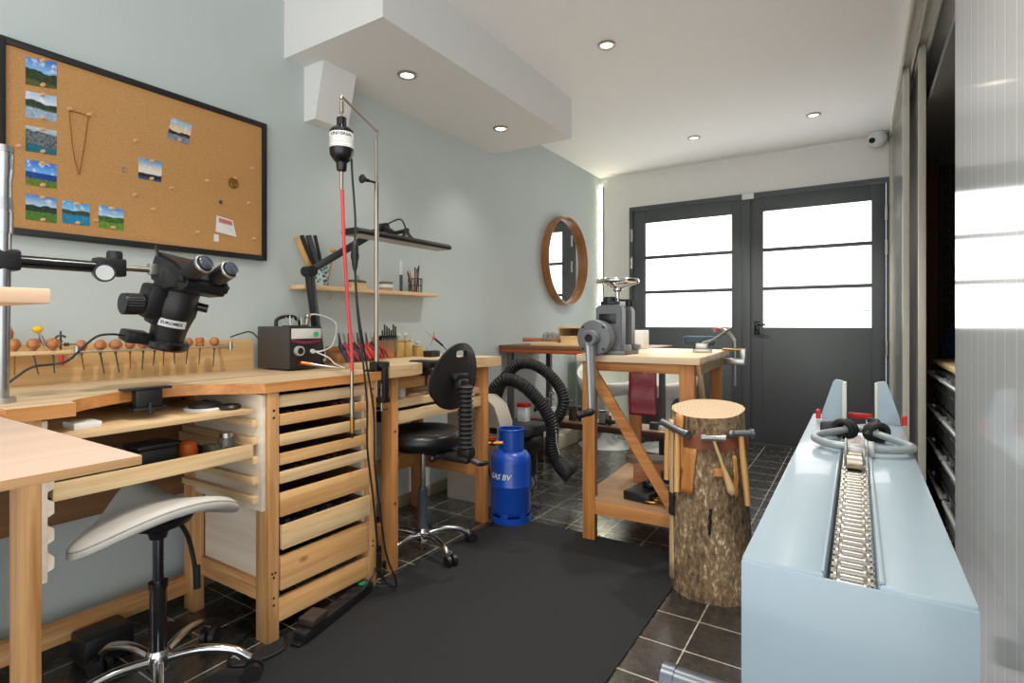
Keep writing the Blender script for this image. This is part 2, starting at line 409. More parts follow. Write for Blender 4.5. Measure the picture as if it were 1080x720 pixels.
# ================================================================== LEFT WORKBENCH
BZ = .897
t = thing('jewellers_workbench', (-2.0, .9, 0), 'pine jeweller\'s workbench with cut-out worktop, drawer tower and saddle stool in front', 'workbench')
bench1 = t
arc = [(-1.69, .574), (-1.735, .578), (-1.79, .63), (-1.851, .735), (-1.876, .833), (-1.866, .92), (-1.81, 1.0), (-1.735, 1.06), (-1.69, 1.10)]
arc = [tuple(p) for p in [V((-1.69, .574, 0)), V((-1.735, .578, 0))]] + [tuple(p) for p in spline([V((a, b_, 0)) for a, b_ in arc[1:]], 5)][1:]
poly = [(LW+.002, .438, BZ-.034), (-1.69, .438, BZ-.034)] + [(p[0], p[1], BZ-.034) for p in arc] + [(-1.69, 1.665, BZ-.034), (LW+.002, 1.665, BZ-.034)]
mb = MB(); mb.prism(poly, (0, 0, .034))
wt = mb.build('worktop', TOPW, t)
wt.data.materials.append(EDGEW)
for p in wt.data.polygons:
    if abs(p.normal.z) < .3: p.material_index = 1
def leg(x0, x1, y0, y1, z1, par, m=None, z0=0, name='leg', peg=True):
    o = MB().box(x0, x1, y0, y1, z0, z1, .003).build(name, m or PINE('z'), par); return o
leg(-1.775, -1.700, .466, .508, BZ-.034, t); leg(-1.768, -1.695, 1.115, 1.157, BZ-.034, t); leg(-1.768, -1.695, 1.567, 1.608, BZ-.034, t)
leg(-2.29, -2.215, .466, .508, BZ-.034, t); leg(-2.20, -2.13, 1.09, 1.132, BZ-.034, t); leg(-2.29, -2.215, 1.567, 1.608, BZ-.034, t)
MB().box(-2.215, -2.18, .466, 1.09, .06, .13, .002).build('rear_rail', PINE('y'), t)
MB().box(-2.235, -2.215, .508, 1.6, .44, .84).build('back_panel', BROWNB, t)
MB().box(-2.13, -1.768, 1.12, 1.145, .135, .205, .002).build('side_rail', PINE('x'), t)
MB().box(-2.13, -1.755, 1.135, 1.15, .205, .47).build('side_panel', WHITEPLY, t)
rp_ = MB().box(-2.21, -1.705, 1.098, 1.113, .46, BZ-.04, .002); rp_.build('runner_panel', WHITEPLY, t)
for z in (.50, .565, .635, .70, .76):
    o = MB().box(-2.19, -1.725, 1.078, 1.098, z-.012, z+.012, .001)
    o.build('drawer_runner', BIRCH('x'), t)
nz = MB().box(-1.80, -1.702, .508, .520, .455, BZ-.04, .001); nz.build('runner_panel', WHITEPLY, t)
for z in (.50, .57, .637, .70, .765):
    MB().prism([(-1.705, .520, z-.022), (-1.705, .534, z-.014), (-1.705, .534, z+.014), (-1.705, .520, z+.022)], (-.09, 0, 0)).build('drawer_runner', WHITEPLY, t)
# pull-out shelf and tray
MB().box(-2.2, -1.722, .536, 1.076, .797, .811, .001).build('pull_out_shelf', BIRCH('y'), t)
tr = MB().box(-1.735, -1.718, .536, 1.076, .647, .693, .002).build('tray', BIRCH('y'), t)
MB().box(-2.19, -1.735, .54, 1.072, .647, .655).build('tray_bottom', mat('dark_tray_lining', (30,30,32), .6), tr)
for y0 in (.537, 1.067): MB().box(-2.19, -1.735, y0, y0+.008, .655, .69).build('tray_side', BIRCH('x'), tr)
# drawers: front plus shallow dark box
fr = [(.806, .848, -.012), (.744, .783, .0), (.673, .713, .0), (.606, .646, .0), (.541, .582, 0), (.427, .509, .004), (.315, .398, .014), (.172, .290, .006)]
tones = ['l', 'd', 'l', 'd', 'l', 'd', 'l', 'd']
for i, (z0, z1, dx) in enumerate(fr):
    fm = BIRCH('y') if i % 2 == 0 else wood('drawer_pine_y', (196,142,86), (226,180,122), 'y', 45, .5, (140,86,44))
    x = -1.695+dx
    d = MB().box(x-.016, x, 1.160, 1.562, z0, z1, .002).build('drawer', fm, t)
    MB().box(-2.2, x-.016, 1.168, 1.552, z0, z0+.006).box(-2.2, x-.016, 1.168, 1.174, z0+.006, z1-.004).box(-2.2, x-.016, 1.546, 1.552, z0+.006, z1-.004).build('drawer_box', BROWNB, d)
    if i in (0, 4, 6, 1):
        g = MB()
        for k in range(9):
            yy = 1.2+.035*k+random.uniform(-.01, .01); g.box(x-.16-random.random()*.1, x-.03, yy, yy+.02, z0+.006, z1+random.uniform(-.008, .012), .002)
        g.build('drawer_contents', mat('dark_clutter_%d' % (i % 3), [(34,34,38), (60,36,28), (36,42,60)][i % 3], .5), d)
MB().box(-1.72, -1.697, 1.157, 1.567, .062, .142, .003).build('front_rail', wood('rail_pine_y', (196,142,86), (226,180,122), 'y', 45, .5, (110,60,30)), t)
MB().box(-2.2, -1.72, 1.55, 1.565, .2, .85).build('tower_side', WHITEPLY, t)
MB().box(LW+.04, LW+.055, 1.16, 1.6, .1, .85).build('tower_back', BROWNB, t)
# bolt holes on the legs
for (yy, zz) in ((1.136, .80), (1.136, .775), (1.13, .24), (1.142, .24), (1.136, .225), (1.136, .13), (1.136, .155), (1.588, .83), (1.588, .80), (1.588, .2), (1.588, .18)):
    MB().cyl((-1.6965, yy, zz), (-1.6945, yy, zz), .0048, seg=10).build('bolt_hole', mat('dark_hole', (58,34,20), .7), t)
# backboard
pb = [(LW+.002, .44, BZ), (LW+.002, 1.44, BZ), (LW+.002, 1.44, 1.03), (LW+.002, .44, 1.03)]
MB().prism(pb, (.018, 0, 0)).build('backboard', wood('plywood_back', (202,160,104), (232,196,142), 'y', 26, .5, (150,104,60)), t)

# bench pin bracket on the cut-out
t = thing('bench_pin_mount', (-1.86, .83, .83), 'black metal bench pin mount on the curved cut-out of the workbench', 'mount')
q = Matrix.Translation(V((-1.850, .805, 0))) @ Matrix.Rotation(R(-4), 4, 'Z')
MB().box(-.02, .022, -.066, .066, .897, .904, .001, q).build('plate', BLK, t)
MB().box(-.006, .03, -.036, .036, .845, .897, .003, q).box(-.002, .04, -.045, .045, .838, .846, .002, q).build('socket', BLK, t)
MB().cyl(q @ V((.035, .0, .86)), q @ V((.035, 0, .822)), .006).build('clamp_screw', BLK, t)

# clutter under the worktop
def single(mb, name, m, label, cat, group=None, kind=None):
    return tag(mb.build(name, m), label, cat, group, kind)
single(MB().box(-1.86, -1.78, .60, .665, .811, .829, .003), 'white_box', WHITE, 'small flat white box on the pull-out shelf under the worktop', 'box')
t = thing('polishing_pad', (-1.85, .985, .811), 'black pad on a white round base lying on the pull-out shelf', 'pad')
MB().lathe((-1.85, .985, .811), [(.062, 0), (.064, .006), (.058, .009)]).build('base', WHITE, t)
MB().lathe((-1.85, .985, .820), [(.05, 0), (.05, .01), (.03, .018), (.012, .02), (0, .026)]).build('pad', BLK, t)
single(MB().lathe((-1.79, 1.035, .811), [(.033, 0), (.036, .008), (.03, .016), (.02, .012), (0, .012)]), 'round_tin', BLK, 'black round tin at the right end of the pull-out shelf', 'tin')
t = thing('tool_box', (-1.8, .80, .655), 'black moulded box in the tray under the workbench', 'box')
MB().box(-1.88, -1.79, .76, .87, .655, .72, .008).build('body', BLK, t); MB().box(-1.885, -1.785, .755, .875, .72, .735, .006).build('lid', BLK, t)
single(MB().box(-1.79, -1.745, .80, .93, .656, .672, .003, ), 'notepad', mat('slate_pad', (90,94,98), .5), 'grey flat pad lying in front of the black box in the tray', 'pad')
single(MB().lathe((-1.84, .925, .655), [(.0, 0), (.022, .004), (.03, .03), (.024, .055), (.012, .064), (0, .066)]), 'orange_rubber_bulb', mat('orange_rubber', (206,92,30), .5), 'orange round blower bulb in the tray under the workbench', 'bulb')
t = thing('glass_jar', (-1.80, 1.03, .655), 'small clear glass jar at the right end of the tray', 'jar')
GLS = mat('clear_glass', (220,228,226), .05, 0, .01, trans=.9)
MB().lathe((-1.80, 1.03, .655), [(.024, 0), (.026, .004), (.026, .05), (.02, .058), (.02, .062)]).build('jar_body', GLS, t)
MB().cyl((-1.80, 1.03, .717), (-1.80, 1.03, .732), .021).build('lid', STEEL, t)
single(MB().box(-1.83, -1.78, .965, 1.0, .655, .70, .004), 'grey_tin', mat('olive_grey', (84,86,74), .5), 'olive grey tin standing between orange bulb and clear jar in the tray', 'tin')
t = thing('metal_canister', (-1.84, .70, .655), 'small shiny metal canister in the tray, left of the black box', 'canister')
MB().cyl((-1.84, .70, .655), (-1.84, .70, .725), .02).build('body', STEEL, t); MB().cyl((-1.84, .70, .725), (-1.84, .70, .74), .022).build('cap', BLK, t)

# ================================================================== FOREGROUND TABLE (left edge)
t = thing('plywood_table', (-1.6, -.1, 0), 'pale plywood table corner in the left foreground, overlapping the workbench leg', 'table')
tt = MB().box(-2.2, -1.005, -.7, .432, .866, .881, .001).build('tabletop', PLY, t)
tt.data.materials.append(PLYE)
for p in tt.data.polygons:
    if abs(p.normal.z) < .5: p.material_index = 1
for x, y in ((-1.08, -.25), (-1.08, -.62), (-2.12, -.62), (-2.15, .3)): leg(x-.03, x+.03, y-.03, y+.03, .866, t)
sh = MB().box(-1.36, -1.137, -.7, .352, 1.133, 1.158, .003).build('raised_shelf', wood('raised_shelf_wood', (222,182,146), (240,206,174), 'y', 40, .5), t)
MB().box(-1.34, -1.16, -.35, -.32, .881, 1.134).build('shelf_support', PLY, sh)

# ================================================================== SADDLE STOOL
def star_base(t, c, h, rad, ang0, m_arm, wheel_r=.028, n=5, rise=.05):
    cx, cy = c
    MB().lathe((cx, cy, h-.03), [(.026, 0), (.032, .01), (.032, .05), (.026, .062)]).build('base_hub', m_arm, t)
    for k in range(n):
        a = ang0+2*pi*k/n; d = V((cos(a), sin(a), 0))
        o = V((cx, cy, 0))
        pts = [o+d*.02+V((0,0,h)), o+d*rad*.45+V((0,0,h+.012)), o+d*rad*.8+V((0,0,h-.004)), o+d*rad*.96+V((0,0,h-.03)), o+d*rad+V((0,0,wheel_r*2+.012))]
        arm = MB().tube(pts, lambda q: .015-.003*q, 10, smooth=4).build('base_arm', m_arm, t)
        p = o+d*rad
        yw = V((-d.y, d.x, 0))
        cs = MB()
        cs.cyl(p+V((0,0,wheel_r*2+.014)), p+V((0,0,wheel_r)), .006, seg=8)
        for sgn in (-1, 1):
            q0 = p+yw*sgn*.006+V((0,0,wheel_r))+d*.008; q1 = p+yw*sgn*.024+V((0,0,wheel_r))+d*.008
            cs.cyl(q0, q1, wheel_r, seg=18)
        cs.build('caster', BLK, arm)
HX, HY = -1.75, .795
t = thing('saddle_stool', (HX, HY, 0), 'white leather saddle stool on chrome five-star base under the workbench', 'stool')
star_base(t, (HX, HY), .105, .25, R(48), CHROME)
MB().cyl((HX, HY, .12), (HX, HY, .33), .023).build('lift_sleeve', mat('dark_chrome', (120,122,126), .16, 1), t)
MB().cyl((HX, HY, .32), (HX, HY, .336), .026).cyl((HX, HY, .33), (HX, HY, .5), .0145).build('lift_column', mat('lift_grey', (96,98,104), .22, 1), t)
MB().lathe((HX, HY, .465), [(.022, 0), (.028, .02), (.085, .045), (.095, .062)]).build('seat_bracket', BLK, t)
MB().tube([(HX+.02, HY+.05, .5), (HX+.0, HY+.085, .44), (HX+.005, HY+.10, .36), (HX+.01, HY+.105, .29)], .007, 8, smooth=4).tube([(HX+.01, HY+.105, .345), (HX+.01, HY+.107, .275)], .011, 8).build('tilt_lever', BLK, t)
# saddle seat: width along y, rider faces -x
bm = bmesh.new(); nu, nv = 40, 12
SXR, SYR = .165, .222
def seat_top(a, r):      # a angle, r 0..1
    y = SYR*r*cos(a); x = SXR*r*sin(a)
    if x < 0: y *= 1-.22*(x/SXR)**2
    z = .560-1.05*y*y+.20*x
    z += 4.2*max(0, -x-.02)**2*max(0, 1-(abs(y)/.13)**2)**1.5+.3*max(0, x)**2
    z += .012*(1-r**4)
    if -x > .05: z += .012*max(0, 1-abs(y)/.1)
    return V((HX+.01+x, HY-.0+y, z+.0))
tops = []; 
rr = [.0, .25, .45, .62, .78, .9, .97, 1.0]
rings = []
for k, r in enumerate(rr):
    ring = []
    for i in range(nu):
        a = 2*pi*i/nu; p = seat_top(a, max(r, .02)); 
        if r == 1.0: p.z -= .014
        elif r == .97: p.z -= .005
        ring.append(bm.verts.new(p))
    rings.append(ring)
for r, dz in ((1.0, .028), (.96, .036), (.8, .04), (.5, .042), (.03, .042)):
    ring = []
    for i in range(nu):
        p = seat_top(2*pi*i/nu, r); p.z -= dz; ring.append(bm.verts.new(p))
    rings.append(ring)
for A, B in zip(rings, rings[1:]):
    for i in range(nu): bm.faces.new((A[i], A[(i+1) % nu], B[(i+1) % nu], B[i]))
bm.faces.new(rings[0]); bm.faces.new(rings[-1][::-1])
mb = MB(); mb.b.free(); mb.b = bm
mb.build('seat', mat('white_leather', (204,200,192), .5, var=.05, bump=.25, bscale=60), t, ang=70)
seam = [seat_top(2*pi*i/60, .985)+V((0,0,-.012)) for i in range(60)]
MB().tube(seam, .0025, 6, closed=True).build('seam_piping', mat('grey_seam', (150,146,138), .6), t)

# ================================================================== SECOND WORKBENCH
t = thing('small_workbench', (-2.0, 2.1, 0), 'narrower pine workbench with a thick top behind the black swivel chair', 'workbench')
B2 = .915
poly = [(LW+.002, 1.69), (-1.70, 1.69), (-1.70, 1.83), (-1.73, 1.93), (-1.80, 1.955), (-1.83, 2.05), (-1.83, 2.2), (-1.80, 2.3), (-1.73, 2.33), (-1.70, 2.42), (-1.70, 2.555), (LW+.002, 2.555)]
w2_ = MB().prism([(a, b_, B2-.05) for a, b_ in poly], (0, 0, .05)).build('worktop', TOPW, t)
w2_.data.materials.append(BIRCH('y'))
for p in w2_.data.polygons:
    if abs(p.normal.z) < .3: p.material_index = 1
OP = lambda a: wood('amber_pine_'+a, (186,122,66), (218,158,98), a, 50, .5, (116,60,26))
leg(-1.80, -1.735, 1.735, 1.778, B2-.05, t, OP('z')); leg(-1.80, -1.735, 2.44, 2.482, B2-.05, t, OP('z'))
leg(-2.28, -2.215, 1.735, 1.778, B2-.05, t, OP('z')); leg(-2.28, -2.215, 2.44, 2.482, B2-.05, t, OP('z'))
MB().box(-2.28, -2.245, 1.778, 2.44, .25, .33, .002).build('rear_rail', OP('y'), t)
MB().box(-2.215, -1.80, 2.445, 2.475, .25, .33, .002).build('side_rail', OP('x'), t)
MB().box(-2.215, -1.80, 1.742, 1.77, .10, .19, .002).build('side_rail', OP('x'), t)
MB().box(-1.79, -1.77, 1.778, 2.44, .80, .865, .002).build('apron', OP('y'), t)
MB().box(-2.2, -1.765, 1.778, 2.44, .715, .75, .002).build('shelf', BIRCH('y'), t)
dr = MB().box(-1.775, -1.755, 1.78, 2.438, .645, .70, .002).build('tray', BIRCH('y'), t)
MB().box(-2.2, -1.775, 1.785, 2.43, .645, .655).build('tray_bottom', mat('dark_tray_lining', (30,30,32), .6), dr)
for z in (.30, .62): MB().cyl((-1.7355, 1.757, z), (-1.7335, 1.757, z), .007, seg=12).build('wood_plug', mat('dark_plug', (120,66,30), .6), t)
# things on the shelf under the small bench
t = thing('plastic_bottle', (-1.84, 1.90, .75), 'white plastic bottle standing on the shelf under the small workbench', 'bottle')
MB().lathe((-1.84, 1.90, .75), [(.022, 0), (.024, .004), (.024, .055), (.014, .066), (.012, .07)]).build('body', WHITE, t); MB().cyl((-1.84, 1.90, .82), (-1.84, 1.90, .84), .014).build('cap', WHITE, t)
t = thing('plastic_bottle', (-1.86, 1.84, .75), 'dark grey bottle beside the white bottle under the small workbench', 'bottle')
MB().lathe((-1.86, 1.84, .75), [(.018, 0), (.02, .004), (.02, .05), (.01, .06), (.01, .066)]).build('body', DGREY, t); MB().cyl((-1.86, 1.84, .816), (-1.86, 1.84, .832), .011).build('cap', BLK, t)
single(MB().tube([V((-1.84+.045*cos(a)*(1+.05*sin(3*a)), 2.02+.06*sin(a), .756+.002*k)) for k, a in enumerate([x*.35 for x in range(38)])], .004, 6), 'cable_coil', mat('beige_cable', (150,136,110), .6), 'coiled beige cable on the shelf under the small workbench', 'cable')
t = thing('bench_pin', (-1.76, 1.985, .84), 'black bench pin clamp in the cut-out of the small workbench', 'clamp')
MB().box(-1.84, -1.70, 1.95, 2.04, .888, .922, .008).box(-1.80, -1.75, 1.96, 2.03, .85, .888, .006).build('body', BLK, t)
MB().cyl((-1.77, 2.0, .85), (-1.77, 2.0, .80), .008).build('clamp_screw', BLK, t)
# light boxes under the small bench
t = thing('storage_box', (-2.0, 2.76, 0), 'off-white round-shouldered plastic container behind the blue gas bottle', 'container')
sx = [( -2.2, 2.0)]
prof = [(-2.2, 2.69, .0), (-1.83, 2.69, .0), (-1.80, 2.69, .03), (-1.80, 2.69, .50), (-1.84, 2.69, .60), (-1.92, 2.69, .66), (-2.2, 2.69, .66)]
MB().prism(prof, (0, .14, 0)).build('body', mat('beige_plastic', (190,182,170), .5), t)
MB().box(-1.87, -1.82, 2.684, 2.694, .44, .475, .003).build('grip_recess', BLK, t)

# ================================================================== BLACK SWIVEL CHAIR
HX, HY = -1.79, 2.0
t = thing('swivel_chair', (HX, HY, 0), 'black swivel work chair with oval back and bellows at the small workbench', 'chair')
star_base(t, (HX, HY), .075, .24, R(-18), CHROME, .026)
MB().cyl((HX, HY, .09), (HX, HY, .30), .024).build('lift_sleeve', mat('slate_tube', (70,74,80), .3), t)
MB().cyl((HX, HY, .30), (HX, HY, .50), .0135).build('lift_column', CHROME, t)
MB().box(HX-.08, HX+.20, HY-.05, HY+.05, .475, .50, .01).build('seat_plate', BLK, t)
sb = MB(); prof = [(0, .50), (.15, .50), (.185, .515), (.197, .545), (.19, .575), (.16, .59), (.08, .583), (0, .578)]
sb.lathe((HX, HY, 0), prof, seg=40); sb.build('seat', mat('black_vinyl', (22,22,24), .32), t, ang=60)
# backrest: oval plate in the y-z plane with grip hole
bx, by, bz = -1.55, 1.955, .86
out = []; inn = []
for i in range(48):
    a = 2*pi*i/48; y = .165*cos(a); z = .15*sin(a)
    y *= 1-.10*sin(a)+(-.06 if sin(a) < -.5 else 0); out.append((y+.30*z*(1 if z > 0 else .45), z))
    cc, ss = cos(a), sin(a); k = 1/max((abs(cc)**4+abs(ss)**4)**.25, .01); inn.append((.042*cc*k+.032, .10+.016*ss*k))
b = bmesh.new(); front = []; back = []; fi = []; bi = []
def cv(y): return -.35*(y*y)
for (y, z), (y2, z2) in zip(out, inn):
    fi.append((b.verts.new((bx+.012-cv(y2)*-1, by+y2, bz+z2)), b.verts.new((bx-.012-cv(y2)*-1, by+y2, bz+z2))))
    front.append((b.verts.new((bx+.006+cv(y), by+y, bz+z)), b.verts.new((bx-.006+cv(y), by+y, bz+z))))
for i in range(48):
    j = (i+1) % 48
    for k in (0, 1): b.faces.new((front[i][k], front[j][k], fi[j][k], fi[i][k]))
    b.faces.new((front[i][0], front[j][0], front[j][1], front[i][1])); b.faces.new((fi[i][0], fi[j][0], fi[j][1], fi[i][1]))
mb = MB(); mb.b.free(); mb.b = b; mb.build('backrest', BLK, t, ang=50)
MB().box(bx+.01, bx+.045, by-.05, by+.04, .845, .875, .008).box(bx+.015, bx+.06, by-.04, by+.025, .80, .85, .01).build('back_bracket', BLK, t)
bl = MB(); prof = []
for k in range(14): z = .54+k*.0205; prof += [(.028, z), (.036, z+.008), (.028, z+.016)]
bl.lathe((bx+.065, by-.012, 0), prof, seg=20); bl.build('bellows', BLKR, t, ang=20)
MB().box(HX+.18, bx+.09, by-.035, by+.02, .475, .505, .008).box(bx+.03, bx+.10, by-.035, by+.02, .50, .545, .01).tube([(bx+.06, by, .50), (bx+.12, by+.01, .475), (bx+.13, by+.06, .47)], .012, 8, smooth=3).build('back_arm', BLK, t)
MB().cyl((HX+.16, HY-.06, .485), (HX+.16, HY-.11, .485), .012).ball((HX+.16, HY-.115, .485), .016).build('tension_knob', BLK, t)

# ================================================================== FLOOR MAT
single(MB().box(-1.70, -.65, -1.2, 2.60, 0.0005, .006, .001), 'floor_mat', mat('charcoal_mat', (44,44,45), .9, var=.12, nscale=160, bump=.5, bscale=400, spec=.2), 'large charcoal rubber mat covering the middle of the tiled floor', 'mat')

# ================================================================== POWER STRIP, ADAPTER, CABLES
t = thing('power_strip', (-1.66, 1.36, 0), 'long black power strip with green switch at the foot of the drawer tower', 'power strip')
q = Matrix.Translation(V((-1.655, 1.37, 0))) @ Matrix.Rotation(R(13), 4, 'Z')
MB().box(-.028, .028, -.20, .20, .006, .046, .006, q).build('body', BLK, t)
for k in range(5): MB().lathe(q @ V((0, -.12+.058*k, .046)), [(.02, 0), (.021, .001), (.017, .001), (.016, .0005)], seg=18).build('socket', BLKR, t)
MB().box(-.012, .012, .15, .18, .046, .052, .002, q).build('switch', emis('green_switch', (20,120,70), .25), t)
MB().box(-.02, .02, -.222, -.198, .008, .016, .002, q).build('end_hook', BLK, t)
single(MB().box(-.032, .032, -.17, -.09, .0475, .075, .005, q), 'power_adapter', mat('brown_black_plastic', (52,44,40), .5), 'square black adapter plugged on the near end of the power strip', 'adapter')
def cable(pts, r, label, name='cable', m=None, sm=6, cat='cable'):
    return single(MB().tube(pts, r, 8, smooth=sm), name, m or BLK, label, cat)
cable([(-1.69, 1.18, .012), (-1.62, 1.12, .012), (-1.64, 1.02, .012), (-1.70, .98, .012), (-1.78, 1.06, .012), (-1.85, 1.2, .012)], .0045, 'black cable curling round the workbench leg at the near end of the power strip')
t = single(MB().box(-2.17, -2.05, .72, .86, 0, .095, .01), 'power_supply', BLK, 'black power supply box on the tiles under the workbench, behind the stool column', 'box')
single(MB().box(-2.08, -2.0, .93, 1.02, 0, .03, .006), 'foot_pedal', BLK, 'flat black pedal on the tiles near the rear workbench leg', 'pedal')

# ================================================================== CORK BOARD
CX = LW+.02          # cork surface plane
t = thing('cork_board', (LW, 1.05, 1.39), 'large black-framed cork board with landscape photos on the pale wall', 'cork board')
m, nt, b = nodes('cork'); N = nt.nodes; L = nt.links
tc = N.new('ShaderNodeTexCoord'); no = N.new('ShaderNodeTexNoise'); no.inputs['Scale'].default_value = 260; no.inputs['Detail'].default_value = 6; L.new(tc.outputs['Object'], no.inputs['Vector'])
rp = N.new('ShaderNodeValToRGB'); rp.color_ramp.elements[0].position = .3; rp.color_ramp.elements[0].color = lin((178,130,76)); rp.color_ramp.elements[1].position = .65; rp.color_ramp.elements[1].color = lin((204,154,96))
L.new(no.outputs['Fac'], rp.inputs[0]); L.new(rp.outputs[0], b.inputs['Base Color']); b.inputs['Roughness'].default_value = .9
MB().box(LW+.002, CX, .585, 1.49, 1.405, 2.0).build('cork_sheet', m, t)
f = MB()
for (y0, y1, z0, z1) in ((.572, .594, 1.388, 2.016), (1.480, 1.502, 1.388, 2.016), (.594, 1.48, 1.388, 1.41), (.594, 1.48, 1.994, 2.016)): f.box(LW+.001, LW+.03, y0, y1, z0, z1, .002)
f.build('frame', mat('black_frame', (26,26,28), .4), t)

def photo_mat(name, sky0, sky1, mid, low, hor, seed, amp=.35, water=None, foot=.0):
    m, nt, b = nodes(name); N = nt.nodes; L = nt.links
    tc = N.new('ShaderNodeTexCoord'); sp = N.new('ShaderNodeSeparateXYZ'); L.new(tc.outputs['Generated'], sp.inputs[0])
    mp = N.new('ShaderNodeMapping'); mp.inputs['Location'].default_value = (seed*3.1, seed*1.7, seed); L.new(tc.outputs['Generated'], mp.inputs[0])
    n1 = N.new('ShaderNodeTexNoise'); n1.inputs['Scale'].default_value = 2.6; n1.inputs['Detail'].default_value = 6; L.new(mp.outputs[0], n1.inputs[0])
    def M(op, a, c):
        n = N.new('ShaderNodeMath'); n.operation = op
        for i, q in ((0, a), (1, c)):
            if hasattr(q, 'default_value'): L.new(q, n.inputs[i])
            else: n.inputs[i].default_value = q
        return n.outputs[0]
    off = M('MULTIPLY', M('SUBTRACT', n1.outputs['Fac'], .5), amp)
    h = M('ADD', sp.outputs['Z'], off)
    def mixc(fac, a, c):
        x = N.new('ShaderNodeMix'); x.data_type = 'RGBA'
        L.new(fac, x.inputs[0])
        for i, q in ((6, a), (7, c)):
            if isinstance(q, tuple): x.inputs[i].default_value = lin(q)
            else: L.new(q, x.inputs[i])
        return x.outputs[2]
    def step(v, e, w=.03):
        r = N.new('ShaderNodeMapRange'); r.inputs['From Min'].default_value = e-w; r.inputs['From Max'].default_value = e+w; L.new(v, r.inputs['Value']); return r.outputs[0]
    n2 = N.new('ShaderNodeTexNoise'); n2.inputs['Scale'].default_value = 5; n2.inputs['Detail'].default_value = 5; L.new(mp.outputs[0], n2.inputs[0])
    cl = step(n2.outputs['Fac'], .63, .1)
    sky = mixc(cl, mixc(step(sp.outputs['Z'], .75, .25), sky1, sky0), (236,240,244))
    n3 = N.new('ShaderNodeTexNoise'); n3.inputs['Scale'].default_value = 12; n3.inputs['Detail'].default_value = 4; L.new(mp.outputs[0], n3.inputs[0])
    land = mixc(step(n3.outputs['Fac'], .5, .12), tuple(int(q*.55) for q in mid), mid)
    lowc = mixc(step(n3.outputs['Fac'], .5, .2), tuple(int(q*.75) for q in low), low)
    c = mixc(step(h, hor, .02), land, sky)
    c = mixc(step(M('ADD', sp.outputs['Z'], M('MULTIPLY', off, .4)), foot, .03), lowc, c)
    L.new(c, b.inputs['Base Color']); b.inputs['Roughness'].default_value = .35
    return m
SKY, SK2 = (30,110,210), (140,190,235)
PH = [  # corners tl, tr, br, bl ; colours ; label
 ('waterfall', [(27,59.8),(59.8,65.7),(59.8,94),(27,89)], (SKY, SK2, (52,72,40), (96,104,52), .55, 1, .3, None, .22), 'small waterfall landscape photo pinned topmost on the cork board'),
 ('lake', [(27,95.4),(59.8,102),(59.8,129),(27,123)], ((170,196,226), (226,232,238), (58,76,52), (176,200,226), .62, 2, .35, None, .38), 'pale photo of a white lake between hills, second down on the cork board'),
 ('mountain', [(27,131.8),(59.8,138),(59.8,164),(27,159)], ((190,205,220), (150,165,176), (120,130,134), (38,120,136), .8, 3, .3, None, .3), 'photo of grey mountains over a teal lake, third down on the cork board'),
 ('sea', [(27,167.7),(59.8,174),(59.8,199),(27,194.5)], ((28,104,214), (120,190,246), (26,86,176), (112,140,52), .55, 4, .04, None, .3), 'photo of a deep blue sea and flowery shore, fourth down on the cork board'),
 ('meadow', [(27,203.8),(59.8,209.5),(59.8,235.5),(27,231)], ((40,128,206), (200,224,240), (40,70,50), (84,136,50), .6, 5, .25, None, .36), 'photo of a green meadow and dark hill, fifth and lowest of the left photo column'),
 ('bay', [(65.6,210.5),(94.8,216),(94.8,238.5),(65.6,234.7)], ((60,160,224), (150,206,236), (70,90,66), (32,148,190), .6, 6, .25, None, .42), 'photo of a turquoise bay under a headland, middle of the bottom row'),
 ('hills', [(104,215.8),(130.5,221),(130.5,243.5),(104,239.7)], ((50,140,220), (190,220,244), (70,120,44), (116,166,58), .55, 7, .2, None, .3), 'photo of bright green hills and cloudy sky, right end of the bottom row'),
 ('sunset', [(181.1,123.8),(202.9,132.2),(198.4,152.9),(176.2,145.1)], ((120,180,226), (236,206,160), (60,46,30), (140,160,180), .45, 8, .5, None, .28), 'tilted sunset photo pinned in the upper right part of the cork board'),
 ('evening', [(146.2,165.6),(171.1,171.1),(170,192.2),(146,187.8)], ((50,146,210), (236,226,206), (36,52,66), (60,96,130), .3, 9, .25, None, .12), 'blue evening sky photo over a lake, alone mid-board'),
]
PINM = mat('wooden_push_pin', (216,170,124), .45)
PINS = []
def pin(u, v, label, x=CX, mm=None, grp='wooden push pins on the cork board'):
    p = onx(u, v, x)
    mb = MB().lathe(p, [(.0055, 0), (.006, .003), (.0035, .005), (.003, .010), (.0055, .013), (.005, .016), (0, .0168)], axis=(1,0,0), seg=12)
    return single(mb, 'push_pin', mm or PINM, label, 'push pin', grp)
for nm, cs, ma, lab in PH:
    P = [onx(u, v, CX+.0012) for u, v in cs]
    mb = MB(); A = [mb.b.verts.new(p) for p in P]; B = [mb.b.verts.new(p-V((.001,0,0))) for p in P]
    mb.b.faces.new(A); mb.b.faces.new(B[::-1])
    for i in range(4): j = (i+1) % 4; mb.b.faces.new((A[i], A[j], B[j], B[i]))
    single(mb, 'pinned_photo', photo_mat('photo_'+nm, *ma), lab, 'photo', 'landscape photos on the cork board')
    (u0, v0), (u1, v1), (u2, v2), (u3, v3) = cs
    short = {'waterfall':'waterfall','lake':'pale lake','mountain':'grey mountain','sea':'deep blue sea','meadow':'green meadow','bay':'turquoise bay','hills':'bright green hills','sunset':'tilted sunset','evening':'blue evening'}[nm]
    if nm != 'sunset': pin((u0+u1)/2+.5, (v0+v1)/2+1.5, 'wooden push pin at the top of the %s photo' % short, CX+.0013)
    pin((u2+u3)/2+1, (v2+v3)/2-1.5, 'wooden push pin at the bottom of the %s photo' % short, CX+.0013)
